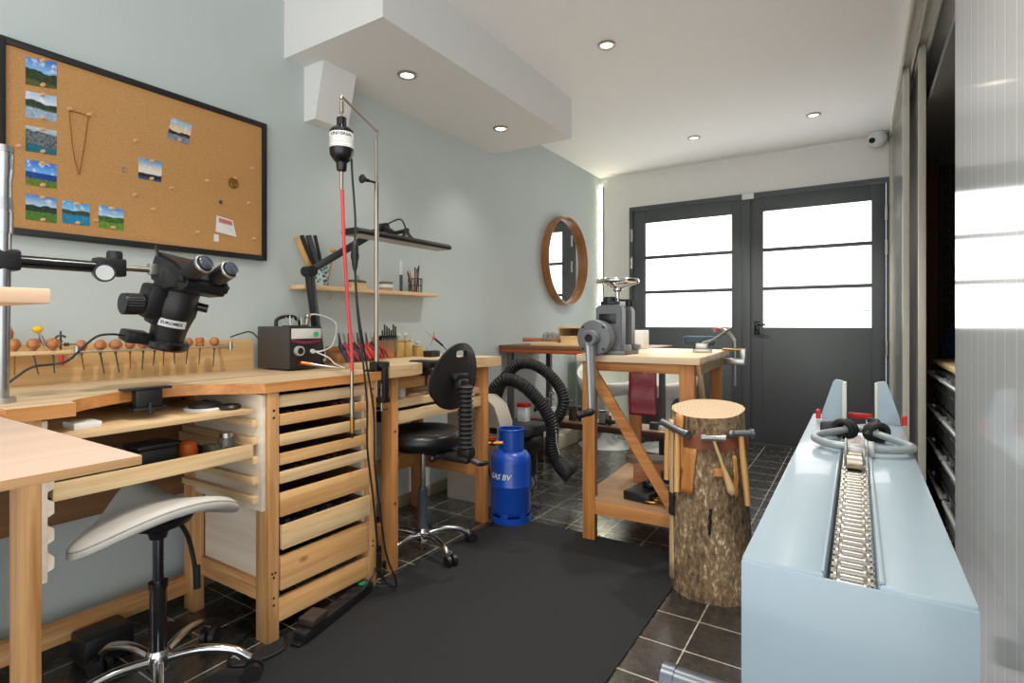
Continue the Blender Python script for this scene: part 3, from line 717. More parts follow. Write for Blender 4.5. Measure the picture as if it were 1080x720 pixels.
for u, v, lab in [(18.9,154,'lone wooden push pin left of the grey mountain photo'), (100.6,232.4,'wooden push pin between the turquoise bay and bright green hills photos'),
    (72.9,115.2,'wooden push pin holding the left end of the necklace'), (93.3,121,'wooden push pin holding the right end of the necklace'),
    (142.2,148.4,'tiny push pin above the earring, right of the necklace'), (141.5,205.5,'wooden push pin below the earring, right of the bay photos'), (160.7,220.7,'wooden push pin low on the board, right of the bright green hills photo'),
    (180,198.4,'wooden push pin just right of the blue evening photo'), (217.3,190.7,'wooden push pin left of the round tree pendant'), (207.8,244.9,'wooden push pin near the bottom edge, left of the paper tags'),
    (265,177.8,'wooden push pin at the right edge, level above the tree pendant'), (261.5,214,'wooden push pin at the right edge, below the tree pendant'), (267.3,251.5,'wooden push pin in the lower right corner of the cork board'),
    (246.5,188.2,'wooden push pin from which the round tree pendant hangs')]: pin(u, v, lab)
# necklace
pts = [(72.9,117),(76,150),(79,168),(83,181.5),(86,170),(90,146),(93.3,122.5)]
t = thing('necklace', onx(83,182,CX), 'thin gold chain necklace hanging in a V on the cork board', 'necklace')
GOLD = mat('rose_gold', (176,110,60), .35, .8)
MB().tube([onx(u, v, CX+.004) for u, v in pts], .0013, 6, smooth=5).tube([onx(u, v, CX+.004) for u, v in ((72.9,117),(80,118),(87,120),(93.3,122.5))], .0013, 6, smooth=4).build('chain', GOLD, t)
MB().ball(onx(83,182.5,CX+.005), .005, (.5,1,1)).build('pendant', COPPER, t)
# tree pendant
p = onx(246,193,CX+.004)
t = thing('tree_pendant', p, 'round bronze tree pendant pinned at the right of the cork board', 'pendant')
BRZ = mat('bronze', (150,104,44), .4, .6)
MB().torus(p, .0205, .0028, (1,0,0)).build('ring', BRZ, t)
tr = MB().tube([p+V((0,0,-.02)), p+V((0,.001,-.004)), p+V((0,0,.004))], .0032, 6)
for a in (20, 50, 90, 130, 160): tr.tube([p+V((0,0,-.002)), p+V((0,.017*cos(R(a)), .017*sin(R(a))))], .0022, 6)
for a in (-60, -120): tr.tube([p+V((0,0,-.006)), p+V((0,.019*cos(R(a)), .019*sin(R(a))))], .0018, 6)
for k in range(9):
    a = R(10+20*k); tr.ball(p+V((0,.012*cos(a), .002+.013*sin(a))), .0042, (.5,1,1), 8)
tr.build('tree', BRZ, t)
# earring, flower brooch
p = onx(130,178.6,CX+.003); single(MB().torus(p, .008, .0016, (1,.2,0)).ball(p+V((0,.008,-.006)), .003), 'earring', mat('silver', (200,190,180), .3, 1), 'small silver hoop earring pinned left of the blue evening photo', 'earring')
p = onx(232.7,213,CX+.003); mb = MB()
for k in range(5): mb.ball(p+V((0,.0055*cos(k*1.257), .0055*sin(k*1.257))), .004, (.6,1,1), 8)
mb.ball(p+V((.002,0,0)), .003, (1,1,1), 8); single(mb, 'flower_brooch', mat('dark_silver', (110,104,110), .3, .8), 'small dark flower brooch pinned below the round tree pendant', 'brooch')
# paper tags
t = thing('paper_tags', onx(238,240,CX), 'white paper tags with red print pinned at the lower right of the cork board', 'paper')
def quad(cs, x, m, name, par, th=.001):
    P = [onx(u, v, x) for u, v in cs]; mb = MB(); A = [mb.b.verts.new(p) for p in P]; B = [mb.b.verts.new(p-V((th,0,0))) for p in P]
    mb.b.faces.new(A); mb.b.faces.new(B[::-1]); n = len(A)
    for i in range(n): j = (i+1) % n; mb.b.faces.new((A[i], A[j], B[j], B[i]))
    return mb.build(name, m, par)
quad([(228.5,227),(245.5,232.5),(249.5,250),(227.5,244)], CX+.004, mat('paper_white', (232,228,226), .8), 'sheet', t)
quad([(231,229.5),(244.5,233.5),(245.3,238),(231,234)], CX+.0055, mat('red_print', (196,120,104), .8), 'printed_band', t)
single(MB().box(CX, CX+.002, onx(225.5,250,CX).y, onx(230.5,250,CX).y, onx(227,254.5,CX).z, onx(227,247,CX).z), 'paper_tag', MATS['paper_white'], 'tiny white tag below the paper tags on the cork board', 'tag')

# ================================================================== GRAVERS ON THE RAIL
RXX = -2.245
t = thing('tool_rail', (RXX, 1.0, BZ), 'steel rod rail with wooden ledge holding mushroom-handled gravers on the backboard', 'rail')
MB().cyl((RXX+.03, .755, 1.004), (RXX+.03, 1.30, 1.004), .004, seg=10).build('rod', STEEL, t)
MB().box(-2.302, RXX+.025, .44, .752, .998, 1.012, .002).build('ledge', BIRCH('y'), t)
for yy in (.755, 1.285):
    MB().box(-2.302, RXX+.03, yy-.006, yy+.006, .995, 1.012, .001).cyl((RXX+.03, yy, .99), (RXX+.03, yy, 1.024), .007, seg=10).build('bracket', STEEL, t)
def graver(u, v, k, style='mushroom'):
    p = onx(u, v, RXX+.018)
    base = V((RXX+.018, p.y, 1.013)) if u < 78 else V((RXX+.012, p.y, 1.004))
    t = thing('graver', base, '', 'graver', 'gravers along the steel rail')
    hz = base.z
    if style == 'mushroom':
        r = .0175+.002*((k*7) % 3-1)
        mb = MB().lathe(base, [(.006, 0), (.010, .006), (r, .014), (r*1.03, .022), (r*.85, .032), (r*.5, .038), (0, .0395)], seg=20)
    elif style == 'pear': mb = MB().lathe(base, [(.008, 0), (.014, .01), (.019, .03), (.018, .045), (.012, .055), (0, .058)], seg=20)
    else: mb = MB().lathe(base, [(.013, 0), (.0155, .004), (.0155, .017), (.013, .020), (.0155, .023), (.0155, .036), (.012, .04), (0, .04)], seg=20)
    mb.build('handle', HANDLE, t)
    dy = random.uniform(-.008, .012); ln = random.uniform(.06, .085)
    MB().cyl(base+V((0,0,0)), base+V((0,0,-.012)), .005, .004, seg=8).cyl(base+V((0,0,-.01)), base+V((.004,dy,-ln)), .0026, .0018, seg=8).build('blade', DGREY if k % 3 else mat('amber_tool_steel', (130,84,44), .4, .5), t)
    return t
GU = [(15.3,359),(35.4,359),(56,358.5),(86.8,363),(106.7,362),(122.8,362),(138,362),(152,362),(164,362),(173.6,363),(184.7,362),(198.6,360),(211.7,358),(227,358)]
for k, (u, v) in enumerate(GU):
    g = graver(u, v, k, 'barrel' if k == 12 else 'mushroom')
    g['label'] = 'barrel-handled graver near the right end of the steel rail' if k == 12 else '%s mushroom-handled wooden graver from the left along the tool rail' % ORD[k]
# graver standing on top behind the first one
b0 = onx(8.5,352,RXX+.0); t = thing('turned_tool_handle', V((RXX-.02, b0.y, 1.012)), 'pear-shaped wooden tool handle standing beside the steel post on the ledge', 'tool handle')
MB().lathe((RXX-.02, b0.y, 1.012), [(.010, 0), (.012, .025), (.018, .045), (.019, .06), (.013, .075), (.008, .082), (0, .084)], seg=20).build('handle', HANDLE, t)
MB().cyl((RXX-.02, b0.y, 1.094), (RXX-.02, b0.y, 1.104), .004, seg=8).build('ferrule', BLK, t)
# yellow screwdriver
p = onx(39.6,347,RXX+.02); q1 = onx(47,364,RXX+.02); q2 = onx(50,369,RXX+.026)
t = thing('screwdriver', q2, 'small tool with round yellow handle leaning on the wooden ledge', 'screwdriver')
MB().ball(p, .0145, (1,1,.85)).build('handle', mat('yellow_plastic', (232,190,20), .35), t)
MB().cyl(p, q1, .004, seg=8).cyl(p+(q1-p)*.45, p+(q1-p)*.8, .007, seg=10).cyl(q1, q2, .002, seg=6).build('shaft', STEEL, t)
# clamp stand
p = onx(64,362.5,RXX+.01)
t = thing('jewellers_clamp', (p.x, p.y, 1.012), 'black micrometer-like clamp standing on the wooden ledge', 'clamp')
MB().cyl((p.x,p.y,1.012), (p.x,p.y,1.075), .003, seg=8).tube([V((p.x,p.y+.014*cos(a),1.05+.010*sin(a))) for a in [R(x) for x in range(20, 300, 30)]], .0035, 6).cyl((p.x,p.y-.006,1.03),(p.x,p.y+.05,1.03), .0022, seg=6).cyl((p.x,p.y+.01,1.03),(p.x,p.y+.022,1.03), .006, seg=10).build('body', DGREY, t)
p = onx(65,375,RXX+.03); single(MB().cyl((p.x,p.y,.995), (p.x,p.y,.962), .0065, seg=12), 'red_cap_tool', RED, 'small red cap hanging under the wooden ledge', 'cap')

# ================================================================== MICROSCOPE ON BOOM STAND
px, py = -1.845, .468
t = thing('boom_stand', (px, py, BZ), 'chrome post with horizontal black boom arm at the left edge of the worktop', 'stand')
top = V((px+.02, py, 1.55))
post = MB(); d = V((px, py, BZ)); e_ = top
def pp(z): return d+(e_-d)*((z-BZ)/(1.55-BZ))
def poststep(z0, z1, r0, r1): post.cyl(pp(z0), pp(z1), r0, r1, seg=28)
poststep(BZ+.012, 1.33, .0165, .0185); poststep(1.33, 1.385, .0215, .0215); poststep(1.385, 1.39, .019, .019); poststep(1.39, 1.42, .0215, .0185); poststep(1.42, 1.46, .0185, .0185); poststep(1.46, 1.49, .0185, .0215); poststep(1.49, 1.53, .0215, .0215); poststep(1.53, 1.534, .019, .019); poststep(1.534, 1.55, .0215, .020)
post.build('post', mat('satin_chrome', (176,178,180), .26, 1), t)
MB().cyl((px, py, BZ), (px, py, BZ+.014), .03).build('foot', STEEL, t)
BY = onx(95,288,-1.86)
MB().cyl((px-.0, py-.03, 1.262), (px-.0, .70, 1.262), .0165, seg=24).build('boom', BLKG, t)
MB().box(px-.03, px+.03, py-.035, py+.035, 1.235, 1.29, .008).build('boom_clamp', BLK, t)
cl = MB(); p = V((px, .70, 1.262))
cl.box(px-.025, px+.02, .67, .745, 1.238, 1.29, .005).cyl((px, .72, 1.29), (px, .72, 1.308), .02).cyl((px, .72, 1.308), (px, .72, 1.312), .018)
cl.build('boom_joint', BLK, t)
kn = MB().cyl((px+.02, .685, 1.245), (px+.055, .675, 1.243), .026, seg=24).build('boom_knob', BLK, t)
MB().cyl((px+.055, .675, 1.243), (px+.0565, .6746, 1.243), .021, seg=24).build('knob_disc', mat('light_grey_disc', (196,198,198), .4), kn)
# microscope head
mx_, my_ = -1.845, .91
t = thing('stereo_microscope', (mx_, my_, 1.06), 'black stereo microscope head with two eyepieces hanging from the boom over the worktop', 'microscope')
S = Matrix.Translation(V((mx_-.025, my_-.036, 1.052)))
tilt = Matrix.Rotation(R(14), 4, 'Y') @ Matrix.Rotation(R(-8), 4, 'X')      # top leans to the user
Q = S @ tilt @ Matrix.Scale(1.17, 4)
def TX(mb, M):
    bmesh.ops.transform(mb.b, matrix=M, verts=list(mb.b.verts)); return mb
rod = MB().cyl((px, .745, 1.265), (px-.0, .83, 1.265), .0085, seg=16).build('rod', NICKEL, t)
MB().box(px-.012, px+.012, .81, .835, 1.25, 1.285, .003).build('rod_clamp', STEEL, t)
MB().cyl((px, .845, 1.285), (px-.01, .835, 1.345), .006, .004, seg=10).build('lever', BLKG, t)
# focus block behind the body, with the big knob to the left
fb = MB().box(-.035, .03, -.085, -.035, .05, .14, .012).box(-.03, .025, -.06, -.01, .035, .19, .01)
TX(fb, Q).build('focus_block', BLK, t)
k_ = MB().cyl((0, -.085, .083), (0, -.128, .078), .026, .026, seg=24)
for i in range(24):
    a = 2*pi*i/24; k_.cyl((.026*cos(a), -.090, .083+.026*sin(a)), (.026*cos(a), -.124, .078+.026*sin(a)), .0022, seg=5)
TX(k_, Q).build('focus_knob', BLK, t)
k2 = MB().cyl((.03, -.03, .155), (.075, -.03, .155), .013, seg=18); TX(k2, Q).build('lock_knob', BLK, t)
bd = MB().lathe((0,0,0), [(.042, .0), (.044, .03), (.050, .06), (.054, .075), (.054, .11), (.05, .118), (.05, .15), (.044, .16)], seg=32)
TX(bd, Q).build('zoom_body', BLK, t, ang=30)
z1 = MB().cyl((.03, .04, .105), (.045, .062, .105), .012, seg=16); TX(z1, Q).build('zoom_knob', BLKG, t)
hd = MB().prism([(-.055, -.065, .15), (.045, -.065, .135), (.105, -.05, .155), (.11, -.05, .185), (.06, -.065, .215), (-.05, -.065, .225)], (0, .125, 0))
bmesh.ops.bevel(hd.b, geom=list(hd.b.edges), offset=.008, segments=2, affect='EDGES')
TX(hd, Q).build('binocular_head', BLK, t, ang=30)
for yy in (-.034, .034):
    ep = MB(); a = V((.075, yy, .185)); dv_ = V((.72, 0, .5)).normalized()
    ep.cyl(a, a+dv_*.035, .021, .021, seg=24).cyl(a+dv_*.035, a+dv_*.075, .0235, .0235, seg=24).cyl(a+dv_*.075, a+dv_*.087, .0235, .018, seg=24)
    e1 = TX(ep, Q).build('eyepiece', BLK, t)
    rg = MB().lathe(a+dv_*.079, [(.0245, 0), (.0245, .005), (.0215, .007)], axis=dv_, seg=24, cap=False); TX(rg, Q).build('eyepiece_ring', STEEL, e1)
    ln = MB().lathe(a+dv_*.088, [(.0165, 0), (.012, .002), (0, .003)], axis=dv_, seg=24); TX(ln, Q).build('eye_lens', mat('lens', (60,66,80), .05, 0, .02, coat=1), e1)
lb = text_mesh('EUROMEX', .0115)
me_ = MB(); tmpb = lb
for v in tmpb.verts:        # wrap on the body cylinder, facing the user and the camera
    ang = v.co.x/.0512+R(-25); r_ = .0520+v.co.z; v.co = V((r_*cos(ang), r_*sin(ang), .05+v.co.y))
me_.b.free(); me_.b = tmpb
pl = MB(); n = 14
for i in range(n):
    a0, a1 = R(-62+78*i/n), R(-62+78*(i+1)/n)
    vs = [pl.b.verts.new((.0512*cos(a), .0512*sin(a), z)) for a, z in ((a0,.040),(a1,.040),(a1,.060),(a0,.060))]; pl.b.faces.new(vs)
bmesh.ops.remove_doubles(pl.b, verts=list(pl.b.verts), dist=1e-5)
pl = TX(pl, Q).build('name_plate', mat('plate_white', (222,222,220), .5), t)
TX(me_, Q).build('lettering', BLK, pl)
rl = MB().lathe((0,0,-.026), [(.03, 0), (.052, .0), (.058, .006), (.058, .02), (.052, .027), (.03, .027)], seg=36, cap=False)
TX(rl, Q).build('ring_light', BLKG, t, ang=30)
rb = MB().box(-.03, .02, -.105, -.045, -.02, .01, .006); TX(rb, Q).build('ring_light_control', BLK, t)
c0 = Q @ V((0, -.104, -.004))
cp = [c0, c0+V((0,-.03,.004))]+[onx(u, v, x) for u, v, x in ((104,354,-1.87),(92,362,-1.88),(72,380,-1.89),(54,384,-1.89),(34,387,-1.88),(18,397,-1.87),(5,407,-1.86))]
cable(cp, .0032, 'thin black cable from the ring light of the microscope down to the chrome post')
p0 = onx(11,335,-2.27); p1 = onx(30,358,-2.27)

# ================================================================== SOLDERING STATION BOX
t = thing('control_unit', (-2.14, 1.52, BZ), 'dark grey electronic control box with green light on the workbench by the wall', 'device')
bxm = MB().box(-2.262, -2.035, 1.435, 1.60, BZ+.006, 1.087, .004).build('housing', mat('graphite_housing', (66,62,60), .5), t)
MB().box(-2.036, -2.03, 1.437, 1.598, BZ+.008, 1.085, .002).build('front_panel', BLK, t)
MB().box(-2.0305, -2.028, 1.442, 1.593, 1.034, 1.078, .0008).build('display_panel', mat('panel_white', (212,210,206), .5), t)
pts = [(-2.0285, 1.442+.151*i/10, 1.030-.012*sin(pi*i/10)) for i in range(11)]
st_ = MB(); 
for a, c in zip(pts, pts[1:]): st_.b.faces.new([st_.b.verts.new(q) for q in (V(a)+V((0,0,-.007)), V(c)+V((0,0,-.007)), V(c)+V((0,0,.005)), V(a)+V((0,0,.005)))])
bmesh.ops.remove_doubles(st_.b, verts=list(st_.b.verts), dist=1e-5); st_.build('maroon_stripe', mat('maroon', (120,34,60), .5), t)
g = MB().cyl((-2.029, 1.563, 1.052), (-2.022, 1.563, 1.052), .0115).build('green_switch', emis('green_lamp', (20,150,90), .5), t)
kb = MB().cyl((-2.03, 1.475, .982), (-2.012, 1.475, .982), .021, seg=28).build('dial', mat('dial_silver', (206,206,204), .3, .4), t)
MB().cyl((-2.012, 1.475, .982), (-2.010, 1.475, .982), .014, seg=24).build('dial_cap', BLK, kb)
MB().cyl((-2.03, 1.475, .932), (-2.008, 1.475, .932), .0085).build('output_socket', COPPER, t)
MB().cyl((-2.03, 1.545, .978), (-2.02, 1.545, .978), .01).build('output_socket', mat('socket_white', (214,214,212), .4), t)
MB().cyl((-2.09, 1.562, 1.087), (-2.085, 1.565, 1.128), .011).ball((-2.085, 1.565, 1.132), .014).build('electrode_holder', NICKEL, t)
for k in range(5): MB().cyl((-2.075+.0*k, 1.452+.018*k, 1.083), (-2.078, 1.450+.019*k, 1.128+.006*(k % 2)), .0022, seg=6).build('spare_electrode', STEEL, t)
MB().box(-2.09, -2.04, 1.44, 1.535, 1.083, 1.092, .002).build('electrode_rack', BLK, t)
MB().tube([(-2.15, 1.452, 1.087), (-2.15, 1.455, 1.115), (-2.15, 1.49, 1.13), (-2.15, 1.545, 1.128), (-2.15, 1.58, 1.088)], .008, 10, smooth=5).build('carry_handle', BLK, t)
WC = mat('white_cable', (214,212,206), .5)
cable([(-2.085, 1.57, 1.138), (-2.06, 1.60, 1.14), (-2.02, 1.66, 1.11), (-2.01, 1.66, 1.06), (-1.99, 1.62, 1.0), (-2.0, 1.57, .978), (-2.01, 1.548, .978)], .0035, 'white looped cable running from the holder on the control box to its front', 'cable', WC)
cable([(-2.01, 1.55, .975), (-1.97, 1.585, .95), (-1.94, 1.60, .92), (-1.90, 1.615, .905)], .003, 'thin white lead drooping from the control box front onto the worktop', 'cable', WC)
cable([(-2.262, 1.47, 1.0), (-2.28, 1.42, 1.06), (-2.285, 1.37, 1.055), (-2.295, 1.33, 1.04)], .003, 'black lead from the back of the control box to the backboard')
t = thing('soldering_pen', (-1.97, 1.52, BZ), 'silver hand pen with copper collar lying in front of the control box', 'pen')
a, c = V((-2.008, 1.475, .932)), V((-1.90, 1.60, .904))
MB().cyl(a, a+(c-a)*.25, .008, seg=12).build('collar', COPPER, t); MB().cyl(a+(c-a)*.25, a+(c-a)*.8, .006, .005, seg=12).cyl(a+(c-a)*.8, c, .004, .0015, seg=10).build('pen_body', STEEL, t)

# ================================================================== TASK LAMP
t = thing('task_lamp', (-2.2, 1.70, BZ), 'black jointed task lamp with long flat head over the two workbenches', 'lamp')
A0 = V((-2.17, 1.70, .93)); A1 = onx(326,286,-2.15); A2 = onx(404,240,-1.99); 
def bar(mb, a, c, w, h):
    d = (c-a); q = d.to_track_quat('X', 'Z').to_matrix().to_4x4()
    return mb.box(0, d.length, -w/2, w/2, -h/2, h/2, .003, Matrix.Translation(a) @ q)
MB().box(-2.21, -2.13, 1.668, 1.73, BZ-.05, BZ+.02, .006).cyl((-2.17, 1.70, BZ), (-2.17, 1.70, .94), .012).build('table_clamp', BLK, t)
bar(MB(), A0, A1, .03, .034).build('lower_arm', BLK, t)
bar(MB(), A1, A2, .03, .034).build('upper_arm', BLK, t)
MB().cyl(A1+V((-.03,0,0)), A1+V((.03,0,0)), .025).build('elbow_joint', BLK, t)
A3 = onx(416,246,-1.90)
MB().cyl(A2+V((-.025,0,0)), A2+V((.025,0,0)), .022).cyl(A2, A3, .018, .012).build('head_joint', BLK, t)
MB().tube([A2+V((.01,.02,.02)), A2+V((.06,.06,.045)), A3+V((.03,.05,.02)), A3+V((.05,.04,-.02))], .004, 6, smooth=5).build('lamp_lead', BLK, t)
hx = -1.83; h0, h1 = 1.585, 2.205; hz = 1.492
hd = MB(); sec = [(-.05, -.010), (.05, -.010), (.056, .002), (.042, .016), (-.042, .016), (-.056, .002)]
hd.prism([(hx+a, h0, hz+b_) for a, b_ in sec], (0, h1-h0, 0)).prism([(hx+a*.7, h0+.18, hz+.016+max(0, b_)*.0) for a, b_ in ((-.05,0),(.05,0))]+[(hx+.02, h0+.26, hz+.04), (hx-.02, h0+.26, hz+.04)], (0,.0001,0)) if False else hd.prism([(hx+a, h0, hz+b_) for a, b_ in sec], (0, h1-h0, 0))
hd.build('lamp_head', BLK, t)
MB().lathe((hx, 1.93, hz+.014), [(.04, 0), (.026, .014), (.014, .03), (.012, .05)]).cyl((hx, 1.93, hz+.055), A3, .010).build('swivel_neck', BLK, t)
MB().box(hx-.044, hx+.044, h0+.02, h1-.02, hz-.012, hz-.009).build('diffuser', mat('diffuser_grey', (180,182,180), .4), t)

# ================================================================== WALL SHELF AND WHAT STANDS ON IT
SZ = 1.285
t = thing('wall_shelf', (LW+.06, 2.12, 1.265), 'narrow pine wall shelf under the task lamp head', 'shelf')
MB().box(LW+.001, LW+.12, 1.632, 2.60, 1.264, SZ, .002).build('board', BIRCH('y'), t)
for u in (347, 361):
    p = onx(u, 310, LW+.07)
    MB().tube([V((p.x,p.y,1.264)), V((p.x,p.y,1.25)), V((p.x,p.y+.012,1.235)), V((p.x,p.y+.004,1.222)), V((p.x,p.y-.012,1.23))], .0022, 6, smooth=4).build('cup_hook', STEEL, t)
sx = LW+.06
def ys(u): return onx(u, 300, sx).y
m, nt, b = nodes('teal_speckle'); N = nt.nodes; L = nt.links
tc = N.new('ShaderNodeTexCoord'); vo = N.new('ShaderNodeTexVoronoi'); vo.inputs['Scale'].default_value = 60; L.new(tc.outputs['Object'], vo.inputs[0])
rp = N.new('ShaderNodeValToRGB'); rp.color_ramp.elements[0].position = .3; rp.color_ramp.elements[0].color = lin((40,92,92)); rp.color_ramp.elements[1].position = .6; rp.color_ramp.elements[1].color = lin((196,214,208))
L.new(vo.outputs['Distance'], rp.inputs[0]); L.new(rp.outputs[0], b.inputs['Base Color']); b.inputs['Roughness'].default_value = .3; TEAL = m
yv = ys(339)
single(MB().lathe((sx, yv, SZ), [(.032, 0), (.034, .004), (.034, .12), (.031, .12), (.031, .012), (0, .012)], seg=28, cap=False), 'vase', TEAL, 'teal speckled cylinder vase at the left end of the wall shelf', 'vase')
bt = [((312,250),(328,292),.012,'pale wood','HICK'),((318,248),(331,290),.010,'dark wood','d'),((325,248),(335,290),.013,'slate grey','g'),((332,248),(338,290),.008,'tan','HICK')]
cols = [HICK, mat('ebony', (42,38,36), .5), mat('slate_stick', (66,70,72), .5), mat('tan_stick', (200,170,130), .5)]
labs = ['pale wooden file stick leaning furthest left in the teal vase', 'dark brown ring stick leaning in the teal vase', 'broad slate grey sanding stick in the teal vase', 'black stick with pale tip standing upright in the teal vase']
for k, ((a, bq, w, _, _2), lab) in enumerate(zip(bt, labs)):
    o_ = V((sx-.012+.008*k, yv-.016+.011*k, SZ+.014)); tp = onx(a[0], a[1], sx-.012+.008*k)
    o = single(bar(MB(), o_, tp, w*2, w*1.5), 'sanding_stick', cols[k] if k < 3 else cols[1], lab, 'stick')
single(MB().cyl(onx(351,268,sx+.01), onx(346,299,sx), .006, .004, seg=8).ball(onx(351.5,264,sx+.01), .014, (1,1.3,.8)), 'wooden_brush', HICK, 'wooden brush with dark tuft showing above the lamp arm on the shelf', 'brush')
# moss box
y0, y1 = ys(367), ys(383)
t = thing('moss_box', (sx, (y0+y1)/2, SZ), 'small wooden box with green moss on the wall shelf behind the cables', 'plant box')
MB().box(sx-.03, sx+.03, y0, y1, SZ, SZ+.032, .003).build('box', BIRCH('y'), t)
ms = MB()
for k in range(40): ms.ball((sx+random.uniform(-.026,.026), random.uniform(y0+.006, y1-.006), SZ+.034+random.uniform(0,.008)), .008, (1,1,.9), 6)
ms.build('moss', mat('moss_green', (92,104,62), .9, var=.2), t)['kind'] = 'stuff'
t = thing('glass_bottle', (sx+.01, ys(382), SZ), 'small clear glass bottle behind the moss box', 'bottle')
MB().lathe((sx-.035, ys(382), SZ), [(.012, 0), (.013, .003), (.013, .055), (.006, .066), (.006, .078)], seg=16).build('bottle_body', GLS, t); MB().cyl((sx-.035, ys(382), SZ+.078), (sx-.035, ys(382), SZ+.086), .006).build('stopper', WHITE, t)
# bowl
yb = ys(407)
t = thing('bowl', (sx, yb, SZ), 'small stacked bowl with white band and green rim on the wall shelf', 'bowl')
MB().lathe((sx, yb, SZ), [(.03, 0), (.037, .006), (.038, .018)], seg=28).build('terracotta_base', mat('terracotta_pale', (190,150,118), .6), t)
MB().lathe((sx, yb, SZ), [(.038, .018), (.039, .028), (.039, .036)], seg=28, cap=False).build('white_band', WHITE, t)
MB().lathe((sx, yb, SZ), [(.039, .036), (.038, .05), (.033, .05), (.033, .036)], seg=28).build('moss_rim', mat('sage', (110,116,88), .8), t)
# thin bottle + pen
p = ys(423)
t = thing('white_candle_pen', (sx, p, SZ), 'tall slim marker with white cap and dark body upright on the shelf', 'marker')
MB().cyl((sx, p, SZ), (sx, p, SZ+.10), .0095).build('body', mat('dark_teal', (54,66,68), .4), t); MB().cyl((sx, p, SZ+.10), (sx, p, SZ+.175), .0085).cyl((sx, p, SZ+.175), (sx, p, SZ+.19), .005, .002).build('cap', mat('pale_blue_white', (206,218,224), .4), t)
# brushes jar
p = ys(438)
t = thing('wire_pen_cup', (sx, p, SZ), 'dark mesh cup of brushes and pens at the right end of the shelf', 'cup')
cpm = MB().lathe((sx, p, SZ), [(.04, 0), (.04, .003), (.038, .003), (0, .003)], seg=24)
for k in range(18):
    a = 2*pi*k/18; cpm.cyl((sx+.04*cos(a), p+.04*sin(a), SZ), (sx+.042*cos(a), p+.042*sin(a), SZ+.085), .0016, seg=5)
cpm.torus((sx, p, SZ+.085), .042, .002).torus((sx, p, SZ+.045), .041, .0016); cpm.build('cup', DGREY, t)
BC = [((40,40,44),'black'),((196,140,80),'light wood'),((150,96,50),'brown wood'),((44,46,80),'dark blue'),((220,190,150),'cream'),((210,220,226),'white'),((36,36,38),'thick black')]
for k, (c, nm_) in enumerate(BC):
    a = -2.2+.75*k; d = V((.02*cos(a*1.7), .028*(k-3)/3, 0)); zt = SZ+.11+.012*((k*5) % 4)
    bb = V((sx, p, SZ+.006))+d*.6
    br_ = thing('paint_brush', bb, '%s handled brush in the dark mesh cup on the shelf' % nm_, 'brush', 'brushes in the mesh cup')
    tp = V((sx, p, zt))+d*1.35
    MB().cyl(bb, tp, .0035, .005, seg=8).build('handle', mat('brush_'+nm_.replace(' ', '_'), c, .5), br_)
    MB().cyl(tp, tp+(tp-bb).normalized()*.02, .005, .003, seg=8).build('bristles', mat('bristle_'+str(k % 3), [(60,44,34),(210,180,140),(36,34,34)][k % 3], .8), br_)

# ================================================================== PLIERS, BLOCKS ON SMALL BENCH
PR = onz(378, 382, B2)
rx0 = -2.06
y0, y1 = onx(352,370,rx0).y, onx(398,370,rx0).y
t = thing('pliers_rack', (rx0, (y0+y1)/2, B2 if y0 > 1.69 else B2), 'wooden rack holding red and blue handled pliers on the small workbench', 'rack')
y0 = max(y0, 1.70)
MB().box(rx0-.07, rx0+.015, y0, y1, B2, B2+.045, .003).box(rx0-.075, rx0-.055, y0, y1, B2+.045, B2+.075, .003).build('rack_body', wood('rack_wood', (178,118,66), (208,150,94), 'y', 40), t)
PLC = [(352,'dark blue','b'),(358,'red','r'),(363.5,'navy and grey','b'),(369,'black','k'),(375,'bright red','r'),(380.5,'scarlet','r'),(386,'red and white','r'),(391,'dark handled','k'),(395.5,'deep red','r')]
for k, (u, nm_, cc) in enumerate(PLC):
    y = y0+.02+(y1-y0-.04)*k/8; x = rx0+.005
    pl = thing('pliers', (x, y, B2), '%s pliers hanging in the wooden rack, %s from its left end' % (nm_, ORD[k]), 'pliers', 'pliers in the wooden rack')
    hm = {'b': BLUE, 'r': mat('red_grip_%d' % (k % 2), [(176,28,30),(206,50,40)][k % 2], .35), 'k': BLK}[cc]
    hzz = B2+.095
    for sgn in (-1, 1):
        MB().tube([(x, y, hzz), (x+.01, y+.006*sgn, hzz-.02), (x+.035, y+.02*sgn+.012, hzz-.05), (x+.045, y+.018*sgn+.025, B2+.012)], lambda q: .0062+.0015*sin(3*q), 7, smooth=4).build('handle', hm, pl)
    MB().ball((x, y, hzz), .009, (.5,1,1), 10).tube([(x, y-.002, hzz), (x-.004, y-.006, hzz+.045)], lambda q: .005*(1-.7*q), 6).tube([(x, y+.002, hzz), (x-.004, y-.001, hzz+.045)], lambda q: .005*(1-.7*q), 6).build('jaw', STEEL if k % 2 else DGREY, pl)
# block with burs
y0, y1 = onx(400,372,-2.1).y, onx(416,372,-2.1).y
t = thing('bur_block', (-2.1, (y0+y1)/2, B2), 'wooden block with magnetic strip of small black tools on the small workbench', 'tool block')
MB().box(-2.16, -2.10, y0-.01, y1, B2, B2+.115, .003).build('block', wood('rack_wood', (178,118,66), (208,150,94), 'y', 40), t)
MB().box(-2.10, -2.085, y0-.01, y1+.005, B2+.098, B2+.122, .002).build('strip', BLK, t)
for k in range(7):
    y = y0+(y1-y0)*(k+.2)/7
    tl = thing('needle_tool', (-2.08, y, B2+.03), 'thin black-handled tool, %s from the left on the magnetic strip' % ORD[k], 'tool', 'small tools on the magnetic strip')
    MB().cyl((-2.08, y, B2+.11), (-2.08, y, B2+.15+.01*((k*3) % 4)), .0045, seg=8).build('handle', BLK, tl); MB().cyl((-2.08, y, B2+.11), (-2.08, y+.002, B2+.035), .0022, seg=6).build('shank', STEEL, tl)
